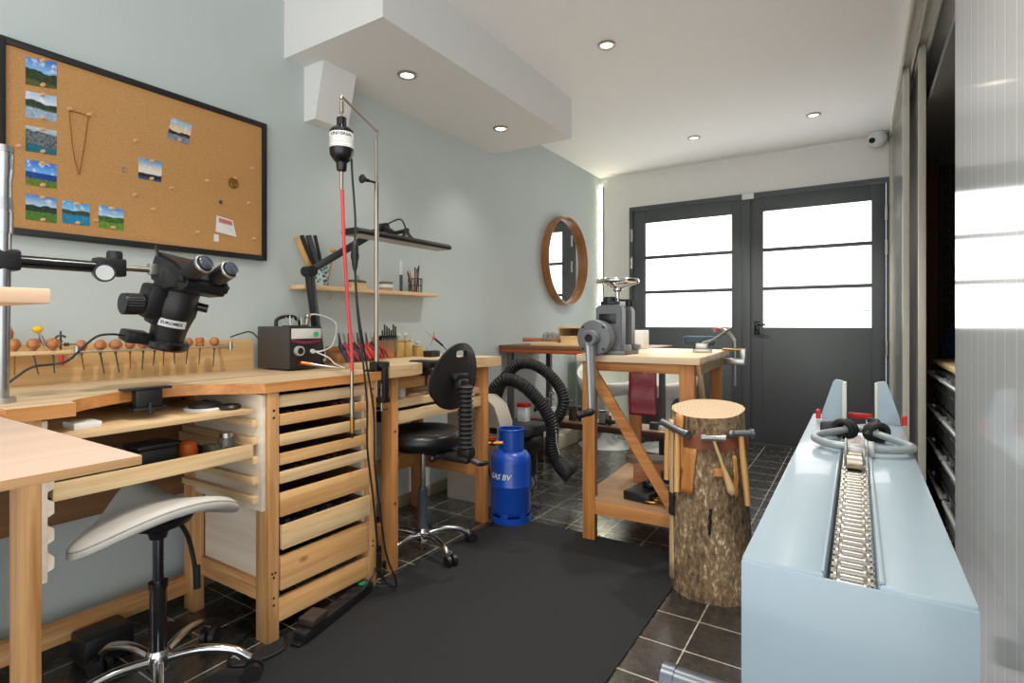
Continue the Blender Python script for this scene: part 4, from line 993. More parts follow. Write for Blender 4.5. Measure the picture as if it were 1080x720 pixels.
# yellow bottles
YEL = mat('amber_liquid', (222,184,110), .2, trans=.3)
for k, (u, h, nm_) in enumerate(((419.5, .10, 'clear bottle with amber oil next to the tool block'), (428, .10, 'second amber oil bottle, right of the first'), (440, .062, 'short square bottle half full of amber oil'))):
    p = onx(u, 374, -2.12); y = p.y
    w = .026
    t = thing('oil_bottle', (-2.12, y, B2), nm_, 'bottle')
    MB().box(-2.12-w, -2.12+w, y-w, y+w, B2, B2+h*.85, .006).build('liquid', YEL, t)
    MB().box(-2.12-w*.98, -2.12+w*.98, y-w*.98, y+w*.98, B2+h*.85, B2+h*1.05, .006).cyl((-2.12, y, B2+h*1.05), (-2.12, y, B2+h*1.2), .011).build('clear_top', mat('clear_yellowish', (228,216,186), .12, trans=.5), t)
    MB().cyl((-2.12, y, B2+h*1.2), (-2.12, y, B2+h*1.36), .013).build('cap', mat('translucent_cap', (226,222,210), .4), t)
# third hand
p = onx(455, 375, -2.0); 
t = thing('third_hand', (-2.0, p.y, B2), 'third-hand tweezers with black handle on a ribbed black block', 'tweezers stand')
y = p.y
MB().box(-2.03, -1.97, y-.035, y+.035, B2, B2+.034, .002).build('base_block', BLK, t)
for k in range(7): MB().box(-1.972, -1.967, y-.032+.01*k, y-.027+.01*k, B2+.004, B2+.03).build('rib', DGREY, t)
MB().tube([(-2.0, y-.01, B2+.034), (-2.0, y-.005, B2+.07), (-2.0, y+.012, B2+.095), (-2.0, y+.02, B2+.10)], .003, 8, smooth=4).build('flexible_rod', STEEL, t)
MB().ball((-2.0, y+.022, B2+.105), .01).cyl((-2.0, y+.022, B2+.10), (-2.0, y+.022, B2+.135), .003, seg=8).build('joint', COPPER, t)
MB().cyl((-2.0, y-.05, B2+.145), (-2.0, y+.02, B2+.105), .0022, seg=8).build('tweezer_tip', STEEL, t)
MB().cyl((-2.0, y+.02, B2+.105), (-1.99, y+.085, B2+.06), .0065, seg=10).cyl((-1.99, y+.085, B2+.06), (-1.985, y+.11, B2+.035), .003, seg=8).build('handle', BLK, t)
MB().cyl((-2.01, y-.025, B2+.034), (-2.01, y-.025, B2+.055), .004, seg=8).build('peg', STEEL, t)

# ================================================================== FLEX SHAFT STAND AND MOTOR
fx, fy = -1.72, 1.632
t = thing('flex_shaft_stand', (fx, fy, BZ), 'tall steel pole clamped to the workbench corner, bent over at the top', 'stand')
MB().cyl((fx, fy, .77), (fx, fy, 1.698), .0095, seg=18).build('pole', NICKEL, t)
tp = V((-1.63, 1.372, 1.95)); kk = V((fx, fy, 1.915))
MB().tube([(fx, fy, 1.69), (fx, fy, 1.90), (fx+.002, fy-.005, 1.917), tp], .0055, 12, smooth=4).tube([tp, tp+V((.0,-.004,-.012))], .0055, 10).build('upper_rod', NICKEL, t)
MB().cyl((fx, fy, 1.695), (fx, fy-.045, 1.695), .005, seg=10).cyl((fx, fy-.045, 1.695), (fx, fy-.07, 1.695), .008, seg=10).ball((fx, fy-.078, 1.695), .019, (1,.55,1), 14).build('height_knob', BLK, t)
cm = MB().box(fx-.022, fx+.022, fy-.022, fy+.022, BZ+.001, BZ+.042, .004).box(fx-.028, fx+.01, fy-.04, fy+.02, BZ+.0005, BZ+.01, .002)
cm.box(fx+.032, fx+.054, fy-.006, fy+.02, .775, BZ+.042, .006).box(fx+.0, fx+.05, fy-.012, fy+.03, BZ+.018, BZ+.042, .005).box(fx-.02, fx+.054, fy-.014, fy+.028, .768, .79, .005)
cm.build('bench_clamp', BLK, t)
MB().cyl((fx+.02, fy+.01, .73), (fx+.02, fy+.01, .845), .005, seg=10).cyl((fx+.02, fy-.03, .735), (fx+.02, fy+.05, .735), .003, seg=8).build('clamp_screw', STEEL, t)
MX, MY = -1.63, 1.372
t = thing('flex_shaft_motor', (MX, MY, 1.66), 'black hanging rotary motor with white printed label on the bent pole', 'motor')
MB().cyl((MX, MY, 1.93), (MX, MY, 1.888), .008, seg=12).tube([(MX, MY, 1.888), (MX, MY, 1.872)], .003, 8).build('hanger', NICKEL, t)
mo = MB().lathe((MX, MY, 0), [(.012, 1.872), (.018, 1.868), (.018, 1.84), (.03, 1.832), (.043, 1.82), (.044, 1.815), (.044, 1.742), (.042, 1.728), (.03, 1.71), (.02, 1.700), (.018, 1.672), (.011, 1.668)], seg=32)
for sgn in (-1, 1): mo.tube([(MX+.02*sgn, MY, 1.86), (MX+.02*sgn, MY, 1.834)], .004, 6)
mo.build('housing', BLKG, t, ang=28)
lbm = MB().lathe((MX, MY, 0), [(.0446, 1.80+.008), (.0446, 1.752)], seg=40, cap=False); lb_ = lbm.build('label', mat('label_silver', (214,214,212), .35), t)
tb = text_mesh('UNIVERSAL', .0165); a0 = atan2(-MY, -MX)
def wrap(tb, r, ac, z):
    for v in tb.verts: a = v.co.x/r+ac; rr_ = r+.0004+v.co.z; v.co = V((MX+rr_*cos(a), MY+rr_*sin(a), z+v.co.y))
    mb = MB(); mb.b.free(); mb.b = tb; return mb
wrap(tb, .0446, a0+.0, 1.797).build('label_lettering', BLK, lb_)
for zz in (1.784, 1.776, 1.768, 1.756):
    ln = MB()
    ln.lathe((MX, MY, 0), [(.0449, zz), (.0449, zz+.0012)], seg=40, cap=False); ln.build('label_line', mat('label_grey', (120,120,122), .5), lb_)
REDSH = mat('red_shaft_sleeve', (206,62,66), .4)
sp_ = [V((MX, MY, 1.67)), V((-1.63, 1.374, 1.60))]
pts = [V((-1.63, 1.375, 1.60)), V((-1.628, 1.382, 1.40)), V((-1.626, 1.40, 1.15)), V((-1.622, 1.412, 1.0)), V((-1.622, 1.414, .92))]
t = thing('flex_shaft', (-1.63, 1.39, .65), 'red flexible shaft hanging from the motor with a metal handpiece in front of the drawers', 'flexible shaft')
MB().cyl((MX, MY, 1.667), (MX, MY, 1.60), .0068, seg=14).build('steel_end', NICKEL, t)
MB().tube(pts, .0068, 12, smooth=5).build('red_sleeve', REDSH, t)
a = V((-1.622, 1.414, .92))
MB().cyl(a, a+V((0,0,-.11)), .0065, seg=14).cyl(a+V((0,0,-.11)), a+V((0,.001,-.165)), .009, seg=16).cyl(a+V((0,.001,-.165)), a+V((0,.001,-.175)), .0065, seg=14).build('handpiece', NICKEL, t)
MB().cyl(a+V((0,.001,-.175)), a+V((0,.002,-.235)), .0095, .0085, seg=16).build('brass_grip', BRASS, t)
MB().cyl(a+V((0,.002,-.235)), a+V((0,.002,-.255)), .007, .005, seg=12).build('chuck', BLK, t)
cable([(MX+.02, MY+.03, 1.72), (-1.615, 1.41, 1.66), (-1.61, 1.42, 1.50), (-1.612, 1.42, 1.41)], .0042, 'black motor cable hanging beside the red flexible shaft down to its plug')
t = thing('cable_plug', (-1.612, 1.42, 1.33), 'black plug joint hanging in front of the task lamp arm', 'plug')
MB().lathe((-1.612, 1.42, 1.30), [(.006, 0), (.011, .02), (.014, .05), (.014, .085), (.010, .11), (.005, .115)], seg=14).build('plug_body', BLK, t)
MB().lathe((-1.612, 1.42, 1.345), [(.0155, 0), (.0155, .02)], seg=14).build('plug_collar', BLKR, t)
cable([(-1.612, 1.42, 1.30), (-1.61, 1.43, 1.15), (-1.60, 1.45, .95), (-1.60, 1.47, .78), (-1.605, 1.475, .62), (-1.60, 1.50, .42), (-1.61, 1.53, .25), (-1.615, 1.55, .12), (-1.60, 1.57, .05), (-1.63, 1.53, .055)], .004, 'left of the two thin black cables falling from the plug to the floor')
cable([(-1.612, 1.422, 1.30), (-1.60, 1.425, 1.15), (-1.605, 1.47, .95), (-1.595, 1.50, .75), (-1.59, 1.50, .55), (-1.59, 1.53, .35), (-1.59, 1.56, .18), (-1.58, 1.60, .07), (-1.60, 1.62, .02), (-1.68, 1.63, .03), (-1.66, 1.57, .10), (-1.63, 1.53, .10), (-1.64, 1.48, .05)], .004, 'right of the two thin black cables falling from the plug, looping at the floor')

# ================================================================== MIRROR
mc = V((LW, 4.515, 1.677)); mr = .405
t = thing('round_mirror', (LW, mc.y, mc.z-mr), 'round mirror with deep wooden rim on the pale wall near the garage door', 'mirror')
MB().lathe(mc, [(mr, .001), (mr, .072), (mr-.003, .075), (mr-.012, .075), (mr-.015, .072), (mr-.018, .02), (mr-.018, .001)], axis=(1,0,0), seg=72, cap=False).build('wooden_rim', wood('mirror_rim', (140,88,46), (182,124,72), 'z', 30, .35), t)
MB().cyl(mc+V((.004,0,0)), mc+V((.024,0,0)), mr-.017, seg=72).build('mirror_glass', mat('mirror_silver', (240,240,240), .02, 1, 0), t)

# ================================================================== SECURITY CAMERA
p = ony(925, 146, EY-.08)
t = thing('security_camera', (p.x, EY-.01, p.z-.06), 'small white round security camera high on the end wall beside the door', 'security camera')
MB().cyl((p.x+.05, EY, p.z+.02), (p.x+.05, EY-.02, p.z+.02), .03).tube([(p.x+.05, EY-.02, p.z+.02), (p.x+.05, EY-.07, p.z+.045), (p.x+.01, EY-.085, p.z+.045)], .014, 10, smooth=4).build('bracket', WHITE, t)
MB().ball(p, .07, (1,1,1), 24).build('housing', WHITE, t)
dv = (CP-p).normalized()
MB().cyl(p+dv*.05+V((-.028,0,-.008)), p+dv*.064+V((-.036,0,-.01)), .022).build('lens', BLKG, t)
MB().tube([(p.x+.07, EY-.012, p.z+.02), (p.x+.085, EY-.012, p.z-.04), (p.x+.09, EY-.012, p.z-.10)], .003, 6, smooth=4).build('cable', DGREY, t)

# ================================================================== GAS BOTTLE
gx, gy = -1.64, 2.565
t = thing('gas_bottle', (gx, gy, 0), 'blue steel gas bottle with white lettering standing on the tiles by the mat', 'gas bottle')
GBL = mat('gas_blue', (20,72,170), .32, var=.03, coat=.3)
gr = .113
MB().lathe((gx, gy, 0), [(.085, .035), (.105, .05), (gr, .075), (gr, .205), (gr+.002, .209), (gr, .213), (gr, .335), (.108, .36), (.09, .385), (.065, .395), (0, .4)], seg=48).build('tank', GBL, t, ang=50)
ft = MB().lathe((gx, gy, 0), [(.108, .006), (.112, .0), (.112, .042), (.108, .042)], seg=48, cap=False)
ft.lathe((gx, gy, 0), [(.108, .042), (.108, .006)], seg=48, cap=False)
ft.build('foot_ring', GBL, t)
for k in range(6):
    a = 2*pi*k/6+.2; MB().box(-.02, .02, -.004, .004, .040, .06, .002, Matrix.Translation((gx, gy, 0)) @ Matrix.Rotation(a, 4, 'Z') @ Matrix.Translation((0, -.104, 0))).build('foot_tab', GBL, t)
# collar: open at the valve side (toward -y/-x)
cb = bmesh.new(); pr_ = []
for k in range(41):
    a = R(-118)-R(35)+R(20)+0; a = R(235+30)+R(300)*k/40
    for rr_, z in ((.072, .385), (.072, .51), (.066, .51), (.066, .385)): pr_.append(cb.verts.new((gx+rr_*cos(a), gy+rr_*sin(a), z)))
for k in range(40):
    for j in range(4):
        l = (j+1) % 4; cb.faces.new((pr_[4*k+j], pr_[4*k+l], pr_[4*k+4+l], pr_[4*k+4+j]))
cb.faces.new(pr_[0:4]); cb.faces.new(pr_[-4:][::-1])
mb = MB(); mb.b.free(); mb.b = cb; mb.build('collar', GBL, t)
MB().torus((gx, gy, .51), .069, .006, seg=40).build('collar_rim', GBL, t)
MB().lathe((gx-.085, gy-.06, .452), [(.004, 0), (.022, .002), (.022, .012), (.004, .014)], seg=14).tube([(gx-.10, gy-.07, .44), (gx-.115, gy-.085, .46), (gx-.14, gy-.09, .45), (gx-.15, gy-.08, .42)], .005, 6, smooth=4).build('red_tap', RED, t)
vl = MB().cyl((gx, gy, .395), (gx, gy, .44), .014).cyl((gx, gy, .43), (gx-.105, gy-.075, .432), .012).lathe((gx-.085, gy-.06, .432), [(.018, -.01), (.018, .01)], axis=(1,0,0), seg=6).cyl((gx-.03, gy, .43), (gx+.03, gy, .43), .02)
vl.build('valve', BRASS, t)
MB().tube([(gx-.105, gy-.075, .432), (gx-.14, gy-.08, .425), (gx-.155, gy-.03, .37), (gx-.15, gy+.02, .2), (gx-.18, gy+.12, .03)], .006, 8, smooth=5).build('gas_hose', mat('orange_hose', (150,60,40), .5), t)
tb = text_mesh('GAS BV', .042); a0 = atan2(-gy, -gx)
bmesh.ops.transform(tb, matrix=Matrix.Shear('XZ', 4, (.0, .0)), verts=list(tb.verts))
for v in tb.verts:
    x_ = v.co.x+v.co.y*.22; a = x_/gr+a0-.62; rr_ = gr+.0006+v.co.z; v.co = V((gx+rr_*cos(a), gy+rr_*sin(a), .265+v.co.y))
mb = MB(); mb.b.free(); mb.b = tb; mb.build('lettering', WHITE, t)
t_ = MB().box(-.012, .012, -.0008, .0008, 0, .05, 0, Matrix.Translation((gx, gy, .33)) @ Matrix.Rotation(a0+R(90)+R(62), 4, 'Z') @ Matrix.Translation((0, -.1135, 0)))

# ================================================================== FUME EXTRACTOR
t = thing('fume_extractor', (-1.85, 2.98, 0), 'black fume extractor with two ribbed flexible arms standing behind the gas bottle', 'fume extractor')
MB().box(-2.24, -1.70, 2.84, 3.14, .40, .455, .01).build('top_plate', mat('dark_slate', (44,48,50), .4), t)
MB().box(-2.22, -1.80, 2.88, 3.14, 0, .40, .01).build('cabinet', mat('grey_white_cabinet', (150,152,150), .5), t)
# side motor housing
MB().lathe((-1.80, 2.98, .33), [(0, -.10), (.07, -.10), (.085, -.08), (.085, .08), (.07, .1), (0, .1)], axis=(0,1,0), seg=24).build('motor_housing', BLK, t)
MB().box(-1.86, -1.74, 2.92, 3.04, .12, .33, .02).build('duct', BLK, t)
def ribbed(pts, r, nm, sm=10, pitch=.017):
    P = spline([V(p) for p in pts], sm); L_ = [0]
    for a, c in zip(P, P[1:]): L_.append(L_[-1]+(c-a).length)
    n = int(L_[-1]/pitch*4); Q_ = []; j = 0
    for i in range(n+1):
        s_ = L_[-1]*i/n
        while j < len(P)-2 and L_[j+1] < s_: j += 1
        f_ = (s_-L_[j])/max(1e-6, L_[j+1]-L_[j]); Q_.append(P[j].lerp(P[j+1], f_))
    k_ = [0]
    def rf(tq):
        i = round(tq*n); return r*(1.07 if i % 4 in (0, 1) else .94)
    return MB().tube(Q_, rf, 16).build(nm, BLKR, t, ang=25)
h1 = [(-1.98, 2.90, .45), (-1.985, 2.86, .55), (-1.95, 2.84, .67), (-1.87, 2.86, .745), (-1.77, 2.90, .715), (-1.665, 2.95, .60), (-1.61, 2.99, .47), (-1.615, 3.0, .37), (-1.61, 3.0, .30), (-1.59, 3.01, .245), (-1.57, 3.02, .225)]
h2 = [(-2.05, 3.02, .45), (-2.05, 3.02, .53), (-2.03, 3.0, .62), (-1.97, 3.0, .74), (-1.88, 3.02, .83), (-1.79, 3.05, .835), (-1.70, 3.08, .785), (-1.62, 3.10, .70), (-1.585, 3.10, .61), (-1.60, 3.09, .53), (-1.64, 3.08, .47)]
ribbed(h1, .040, 'flexible_arm', pitch=.018); ribbed(h2, .036, 'flexible_arm', pitch=.018)
nz_ = MB()
a, c = V((-1.585, 3.01, .24)), V((-1.49, 3.03, .165)); d = (c-a).normalized(); q = d.to_track_quat('Z', 'Y').to_matrix()
rings = []
for f_, w_, h_ in ((0, .04, .04), (.2, .052, .048), (.6, .07, .05), (1, .085, .05)):
    o_ = a.lerp(c, f_); rings.append([nz_.b.verts.new(o_+q@V((w_*(abs(cos(g))**.7)*(1 if cos(g) > 0 else -1), h_*(abs(sin(g))**.7)*(1 if sin(g) > 0 else -1), 0))) for g in [2*pi*i/24 for i in range(24)]])
for A_, B_ in zip(rings, rings[1:]):
    for i in range(24): j = (i+1) % 24; nz_.b.faces.new((A_[i], A_[j], B_[j], B_[i]))
nz_.b.faces.new(rings[0][::-1])
nzo = nz_.build('suction_nozzle', BLKR, t)
md_ = nzo.modifiers.new('wall', 'SOLIDIFY'); md_.thickness = .004
pts = [h1[6], h1[7], h1[8]]
MB().tube([V(p)+V((.036,-.012,0)) for p in [(-1.62, 2.985, .50), (-1.61, 2.99, .42), (-1.612, 3.0, .36), (-1.60, 3.02, .28)]], .004, 8, smooth=5).build('white_cord', WC, t)
t = thing('foot_switch_cable', (-1.7, 2.98, 0), 'thin black cables curling on the tiles below the extractor arm', 'cable')
MB().tube([(-1.78, 2.86, .28), (-1.70, 2.83, .25), (-1.66, 2.86, .16), (-1.68, 2.9, .10), (-1.73, 2.88, .02), (-1.66, 2.82, .008), (-1.60, 2.83, .006), (-1.64, 2.9, .006)], .0045, 7, smooth=6).build('cable_run', BLK, t)

# ================================================================== TALL TABLE AT THE BACK
t = thing('tall_table', (-1.74, 3.75, 0), 'red-brown topped side table with thin steel legs against the pale wall at the back', 'table')
MB().box(LW+.01, -1.18, 3.44, 4.10, .882, .908, .002).build('tabletop_edge_band', REDBROWN, t)
MB().box(LW+.012, -1.18, 3.438, 4.10, .908, .936, .002).build('tabletop', wood('brown_top', (98,62,40), (134,90,58), 'x', 40, .45), t)
STL = mat('grey_steel_leg', (84,84,82), .4, .4)
for x, y in ((-2.225, 3.475), (-2.205, 4.045), (-1.24, 4.045)): MB().box(x-.02, x+.02, y-.02, y+.02, .0 if y < 4 else .09, .882, .002).build('leg', STL, t)
MB().box(-1.245, -1.205, 3.455, 3.495, 0, .882, .002).build('leg', BLK, t)
for x in (-2.205, -1.24): MB().box(x-.025, x+.025, 4.02, 4.07, 0, .09, .002).build('leg_block', OPINE('z'), t)
zt = .9365
single(MB().box(-2.05, -1.55, 3.47, 3.80, zt, zt+.022, .002), 'cutting_board', BIRCH('x'), 'pale wooden board lying on the red-brown table top', 'board')
t = thing('wooden_box', (-1.66, 3.66, zt+.022), 'open-sided pale wooden box on the board on the red-brown table', 'box')
z0 = zt+.0225; x0, x1, y0, y1 = -1.87, -1.565, 3.56, 3.78
MB().box(x0, x1, y0, y1, z0+.105, z0+.12, .001).build('lid', BIRCH('x'), t)
MB().box(x1-.055, x1, y0, y1, z0, z0+.105, .001).build('end_block', BIRCH('z'), t); MB().box(x0, x0+.012, y0, y1, z0, z0+.105).build('end_board', BIRCH('z'), t)
MB().box(x0+.012, x1-.055, y1-.012, y1, z0, z0+.105).build('back_board', BROWNB, t)
MB().box(x0+.012, x1-.055, y0, y1-.012, z0, z0+.05).build('drawer', BIRCH('x'), t)
t = thing('wooden_mallet_brush', (-2.0, 3.55, z0), 'brush with brown handle and grey bristles on the pale board', 'brush')
MB().cyl((-2.13, 3.50, z0+.02), (-1.98, 3.53, z0+.022), .015, .012).build('handle', wood('brush_handle', (150,84,56), (186,112,80), 'x', 50), t)
bb = MB()
for k in range(60): x = -1.98+.0022*k; bb.cyl((x, 3.53+random.uniform(-.02,.02), z0+.02), (x+random.uniform(-.01,.02), 3.54+random.uniform(-.03,.03), z0+.07+random.uniform(-.02,.01)), .0022, seg=4)
bo = bb.build('bristles', mat('grey_bristles', (150,138,126), .8), t); bo['kind'] = 'stuff'
MB().box(-1.99, -1.84, 3.515, 3.555, z0+.008, z0+.028, .004).build('back', BROWNB, t)
t = thing('white_roll_box', (-1.51, 3.62, zt), 'small white box next to the wooden box on the red-brown table', 'box')
MB().box(-1.545, -1.44, 3.56, 3.78, zt, zt+.135, .003).build('body', WHITE, t); MB().box(-1.547, -1.438, 3.558, 3.782, zt+.128, zt+.142, .003).build('lid', WHITE, t)
# grey-green panel and white wall trim low in the corner
single(MB().box(-2.24, -2.215, 4.62, 5.33, .0, .86, .004), 'leaning_board', mat('grey_green_board', (150,164,152), .5), 'grey-green upright board by the wall below the mirror, behind the tables', 'board')
single(MB().box(LW+.015, -2.19, 4.12, 4.58, .0005, .12, .004), 'low_crate', mat('cream_crate', (196,190,164), .7), 'low cream crate on the floor under the red-brown table', 'crate')

# ================================================================== LOW TABLE
t = thing('low_table', (-1.45, 3.98, 0), 'low dark brown table full of small tools behind the timber bench', 'table')
lx0, lx1, ly0, ly1 = -2.27, -.86, 3.76, 4.01
MB().box(lx0, lx1, ly0, ly1, .29, .335, .002).build('tabletop', DKBROWN, t)
MB().box(lx0+.004, lx1-.004, ly0+.004, ly1-.004, .335, .341).build('top_sheet', wood('tan_sheet', (168,138,108), (196,166,134), 'x', 30, .5), t)
for x in (lx0+.12, lx1-.05):
    for y in (ly0+.04, ly1-.04): MB().box(x-.02, x+.02, y-.02, y+.02, 0, .29, .002).build('leg', DKBROWN, t)
lz = .3413
def lowp(u, y=3.86): return ony(u, 440, y).x
t = thing('white_instrument', (lowp(574), 3.86, lz), 'white table instrument with chrome arm on the low table, left of the timber leg', 'instrument')
x = lowp(577); MB().prism([(x-.10, 3.82, lz), (x+.09, 3.82, lz), (x+.09, 3.82, lz+.055), (x+.02, 3.82, lz+.08), (x-.10, 3.82, lz+.04)], (0, .12, 0)).build('base', WHITE, t)
MB().cyl((x-.105, 3.85, lz+.05), (x-.08, 3.85, lz+.05), .028).build('knob', BLK, t)
MB().tube([(x+.0, 3.9, lz+.07), (x+.0, 3.9, lz+.17), (x+.03, 3.88, lz+.21)], .006, 8, smooth=4).ball((x+.04, 3.87, lz+.2), .022).cyl((x-.03, 3.88, lz+.15), (x+.05, 3.88, lz+.15), .006).build('arm', CHROME, t)
t = thing('small_carton', (-1.86, 3.06, .456), 'small white carton with red top on the black fume extractor', 'carton')
MB().box(-1.895, -1.83, 3.04, 3.1, .4555, .55, .002).build('carton_body', WHITE, t); MB().box(-1.898, -1.827, 3.037, 3.103, .55, .575, .002).build('lid', RED, t)
for k, (u, w, h, nm_, mm) in enumerate(((602, .012, .12, 'slim dark upright canister', DGREY), (606.5, .022, .11, 'brown glass cylinder', mat('brown_glass', (110,90,70), .2)), (612, .014, .12, 'black slim cylinder', BLK), (637, .035, .10, 'grey tin', mat('tin_grey', (160,160,156), .4, .3)), (644, .012, .07, 'brown little bottle', mat('brown_little', (120,70,46), .3)))):
    x = lowp(u); t = thing('canister', (x, 3.85, lz), nm_+' standing on the low table', 'canister')
    MB().lathe((x, 3.85, lz), [(w*.95, 0), (w, .004), (w, h*.85), (w*.8, h*.9)], seg=18).build('body', mm, t); MB().cyl((x, 3.85, lz+h*.9), (x, 3.85, lz+h), w*.85).build('cap', BLK if k % 2 else STEEL, t)
t = thing('pistol_grip_tool', (lowp(648), 3.82, lz), 'small black hand tool lying on the low table', 'tool')
x = lowp(648); MB().box(x-.05, x+.02, 3.80, 3.83, lz+.01, lz+.04, .008).box(x-.03, x-.005, 3.80, 3.83, lz, lz+.02, .004).cyl((x+.02, 3.815, lz+.025), (x+.07, 3.815, lz+.025), .006).build('body', BLK, t)
single(MB().box(lowp(638)-.03, lowp(638)+.03, 3.79, 3.81, lz, lz+.012, .003), 'black_tool', BLK, 'short black bar in front of the grey tin on the low table', 'tool')
for k, u in enumerate((664, 692, 699, 705)):
    x = lowp(u); single(MB().box(x-.035, x+.03, 3.80+.01*k, 3.86+.01*k, lz, lz+.03+.02*(k % 2), .004), 'parts_box', [mat('clear_grey_box', (200,204,204), .3), DGREY, mat('clear_grey_box', (200,204,204), .3), STEEL][k], ['pale clear parts box behind the brace on the low table', 'dark grey parts box beside the red leather flap', 'pale clear parts box beside the dark grey one', 'steel parts box at the right end of the low table'][k], 'box')

# ================================================================== WHITE PEDESTAL CHAIRS
def tulip(x, y, rz, lab):
    t = thing('pedestal_chair', (x, y, 0), lab, 'chair', 'white pedestal chairs')
    MB().lathe((x, y, 0), [(.25, 0), (.25, .006), (.16, .02), (.06, .06), (.035, .12), (.03, .25), (.034, .38), (.06, .43), (.09, .45)], seg=40).build('pedestal', mat('white_gloss', (226,228,224), .25, var=.02), t, ang=60)
    sh_ = bmesh.new(); n = 36; rows = []
    for r_, z in ((.03, .45), (.12, .452), (.2, .47), (.235, .51), (.25, .57), (.26, .64), (.265, .72)):
        row = []
        for i in range(n):
            a = 2*pi*i/n; back = (1+cos(a-rz))/2
            zz = z if z < .52 else .51+(z-.51)*(.35+.9*back**1.5)
            row.append(sh_.verts.new((x+r_*cos(a), y+r_*sin(a), zz)))
        rows.append(row)
    for A_, B_ in zip(rows, rows[1:]):
        for i in range(n): j = (i+1) % n; sh_.faces.new((A_[i], A_[j], B_[j], B_[i]))
    sh_.faces.new(rows[0][::-1]); mb = MB(); mb.b.free(); mb.b = sh_
    o = mb.build('shell', mat('white_gloss', (226,228,224), .25, var=.02), t, ang=70); s_ = o.modifiers.new('wall', 'SOLIDIFY'); s_.thickness = .012
    MB().lathe((x, y, 0), [(0, .475), (.19, .48), (.205, .50), (.2, .53), (.15, .545), (0, .545)], seg=32).build('cushion', mat('pale_green_fabric', (172,190,150), .8), t, ang=60)
tulip(-1.93, 4.62, R(120), 'white pedestal chair with pale green cushion seen left of the timber brace')
tulip(-1.42, 4.78, R(70), 'white pedestal chair with pale green cushion seen right of the red leather flap')

# ================================================================== TIMBER BENCH WITH THE ROLLING MILL
TH = R(2.9)
piv = V((-1.188, 2.535, 0))
def TM(M=None): return Matrix.Translation(piv) @ Matrix.Rotation(TH, 4, 'Z')
MT = TM()
def loc(mb): return TX(mb, MT)
TZ = .944
t = thing('timber_bench', piv, 'orange timber bench with thick pale top carrying the rolling mill', 'workbench')
WW, DD = .553, .86
tb_ = loc(MB().box(-.02, WW+.03, -.035, DD, TZ-.034, TZ, .003)).build('worktop', wood('pale_worktop', (206,176,140), (236,212,180), 'x', 30, .45), t)
def lg(x0, x1, y0, y1, z0, z1, nm='leg', m=None): return loc(MB().box(x0, x1, y0, y1, z0, z1, .003)).build(nm, m or OPINE('z'), t)
lg(0, .065, 0, .045, 0, TZ-.034); lg(WW-.07, WW, 0, .045, 0, TZ-.034); lg(0, .065, DD-.08, DD-.035, 0, TZ-.034); lg(WW-.065, WW, DD-.08, DD-.035, 0, TZ-.034)
lg(.065, WW-.07, .006, .04, TZ-.082, TZ-.034, 'apron', OPINE('x')); lg(.065, WW-.065, DD-.075, DD-.04, TZ-.082, TZ-.034, 'apron', OPINE('x'))
lg(WW-.035, WW-.004, .045, DD-.08, TZ-.095, TZ-.034, 'apron', wood('pale_rail_y', (196,164,124), (226,196,158), 'y', 40)); lg(.004, .035, .045, DD-.08, TZ-.082, TZ-.034, 'apron', OPINE('y'))
loc(MB().box(.066, WW-.071, .003, .05, .205, .222).box(.001, WW-.001, .046, DD-.082, .205, .222).box(.066, WW-.066, DD-.082, DD-.04, .205, .222)).build('lower_shelf', wood('shelf_tan', (182,140,100), (210,170,128), 'x', 30), t)
lg(.065, WW-.07, .004, .036, .135, .205, 'lower_rail', wood('rail_tan_x', (190,126,66), (222,160,98), 'x', 40, .5, (120,64,30)))
br_ = MB().prism([(.0, -.02, TZ-.04), (.06, -.02, TZ-.04), (.49, -.02, .23), (.43, -.02, .23)], (0, .019, 0)); loc(br_).build('brace', OPINE('x'), t)
br_ = MB().prism([(WW+.001, .03, TZ-.04), (WW+.001, .075, TZ-.04), (WW+.001, .46, .23), (WW+.001, .41, .23)], (.018, 0, 0)); loc(br_).build('brace', wood('pale_brace', (196,164,124), (226,196,158), 'z', 40), t)
for x, z in ((.028, TZ-.07),): loc(MB().cyl((x, -.02, z), (x, -.028, z), .015, seg=6)).build('bolt', mat('brass_bolt', (150,130,80), .4, .8), t)
# red leather apron flap
fl = MB(); n = 14; rows = []
for i in range(n+1):
    z = TZ-.08-.205*i/n; yo = .025+.006*sin(i*.9)
    rows.append([fl.b.verts.new((.25+.135*j/8, -.012-yo*.35+.002*sin(j*1.3+i*.5), z)) for j in range(9)])
for A_, B_ in zip(rows, rows[1:]):
    for j in range(8): fl.b.faces.new((A_[j], A_[j+1], B_[j+1], B_[j]))
o = loc(fl).build('leather_flap', mat('oxblood_leather', (108,22,34), .42, var=.08, bump=.3, bscale=70), None, ang=80); s_ = o.modifiers.new('thick', 'SOLIDIFY'); s_.thickness = .004
tag(o, 'dark red leather flap hanging from the front rail of the timber bench', 'leather')
# things on the lower shelf
def sh(u, v): return onz(u, v, .222)
a0_ = thing('black_tool_case', sh(672,525)+V((0,.0,0)), 'flat black case with grip tool on top on the lower shelf of the timber bench', 'case')
q = Matrix.Translation(V((sh(668,530).x+.02, 2.68, .2225))) @ Matrix.Rotation(R(-8), 4, 'Z')
MB().box(-.07, .07, -.10, .10, 0, .045, .006, q).build('body', mat('black_case', (30,30,32), .4), a0_); MB().box(-.01, .05, -.02, .10, .045, .085, .012, q).build('grip', BLKG, a0_)
b0_ = thing('wooden_sanding_block', (-.97, 2.98, .2225), 'wooden block with grey rounded top on the lower shelf of the timber bench', 'block')
q = Matrix.Translation(V((-.98, 2.97, .2225))) @ Matrix.Rotation(R(20), 4, 'Z')
MB().box(-.09, .09, -.06, .06, 0, .11, .004, q).build('block', wood('orange_block', (160,100,60), (190,126,80), 'x', 40), b0_)
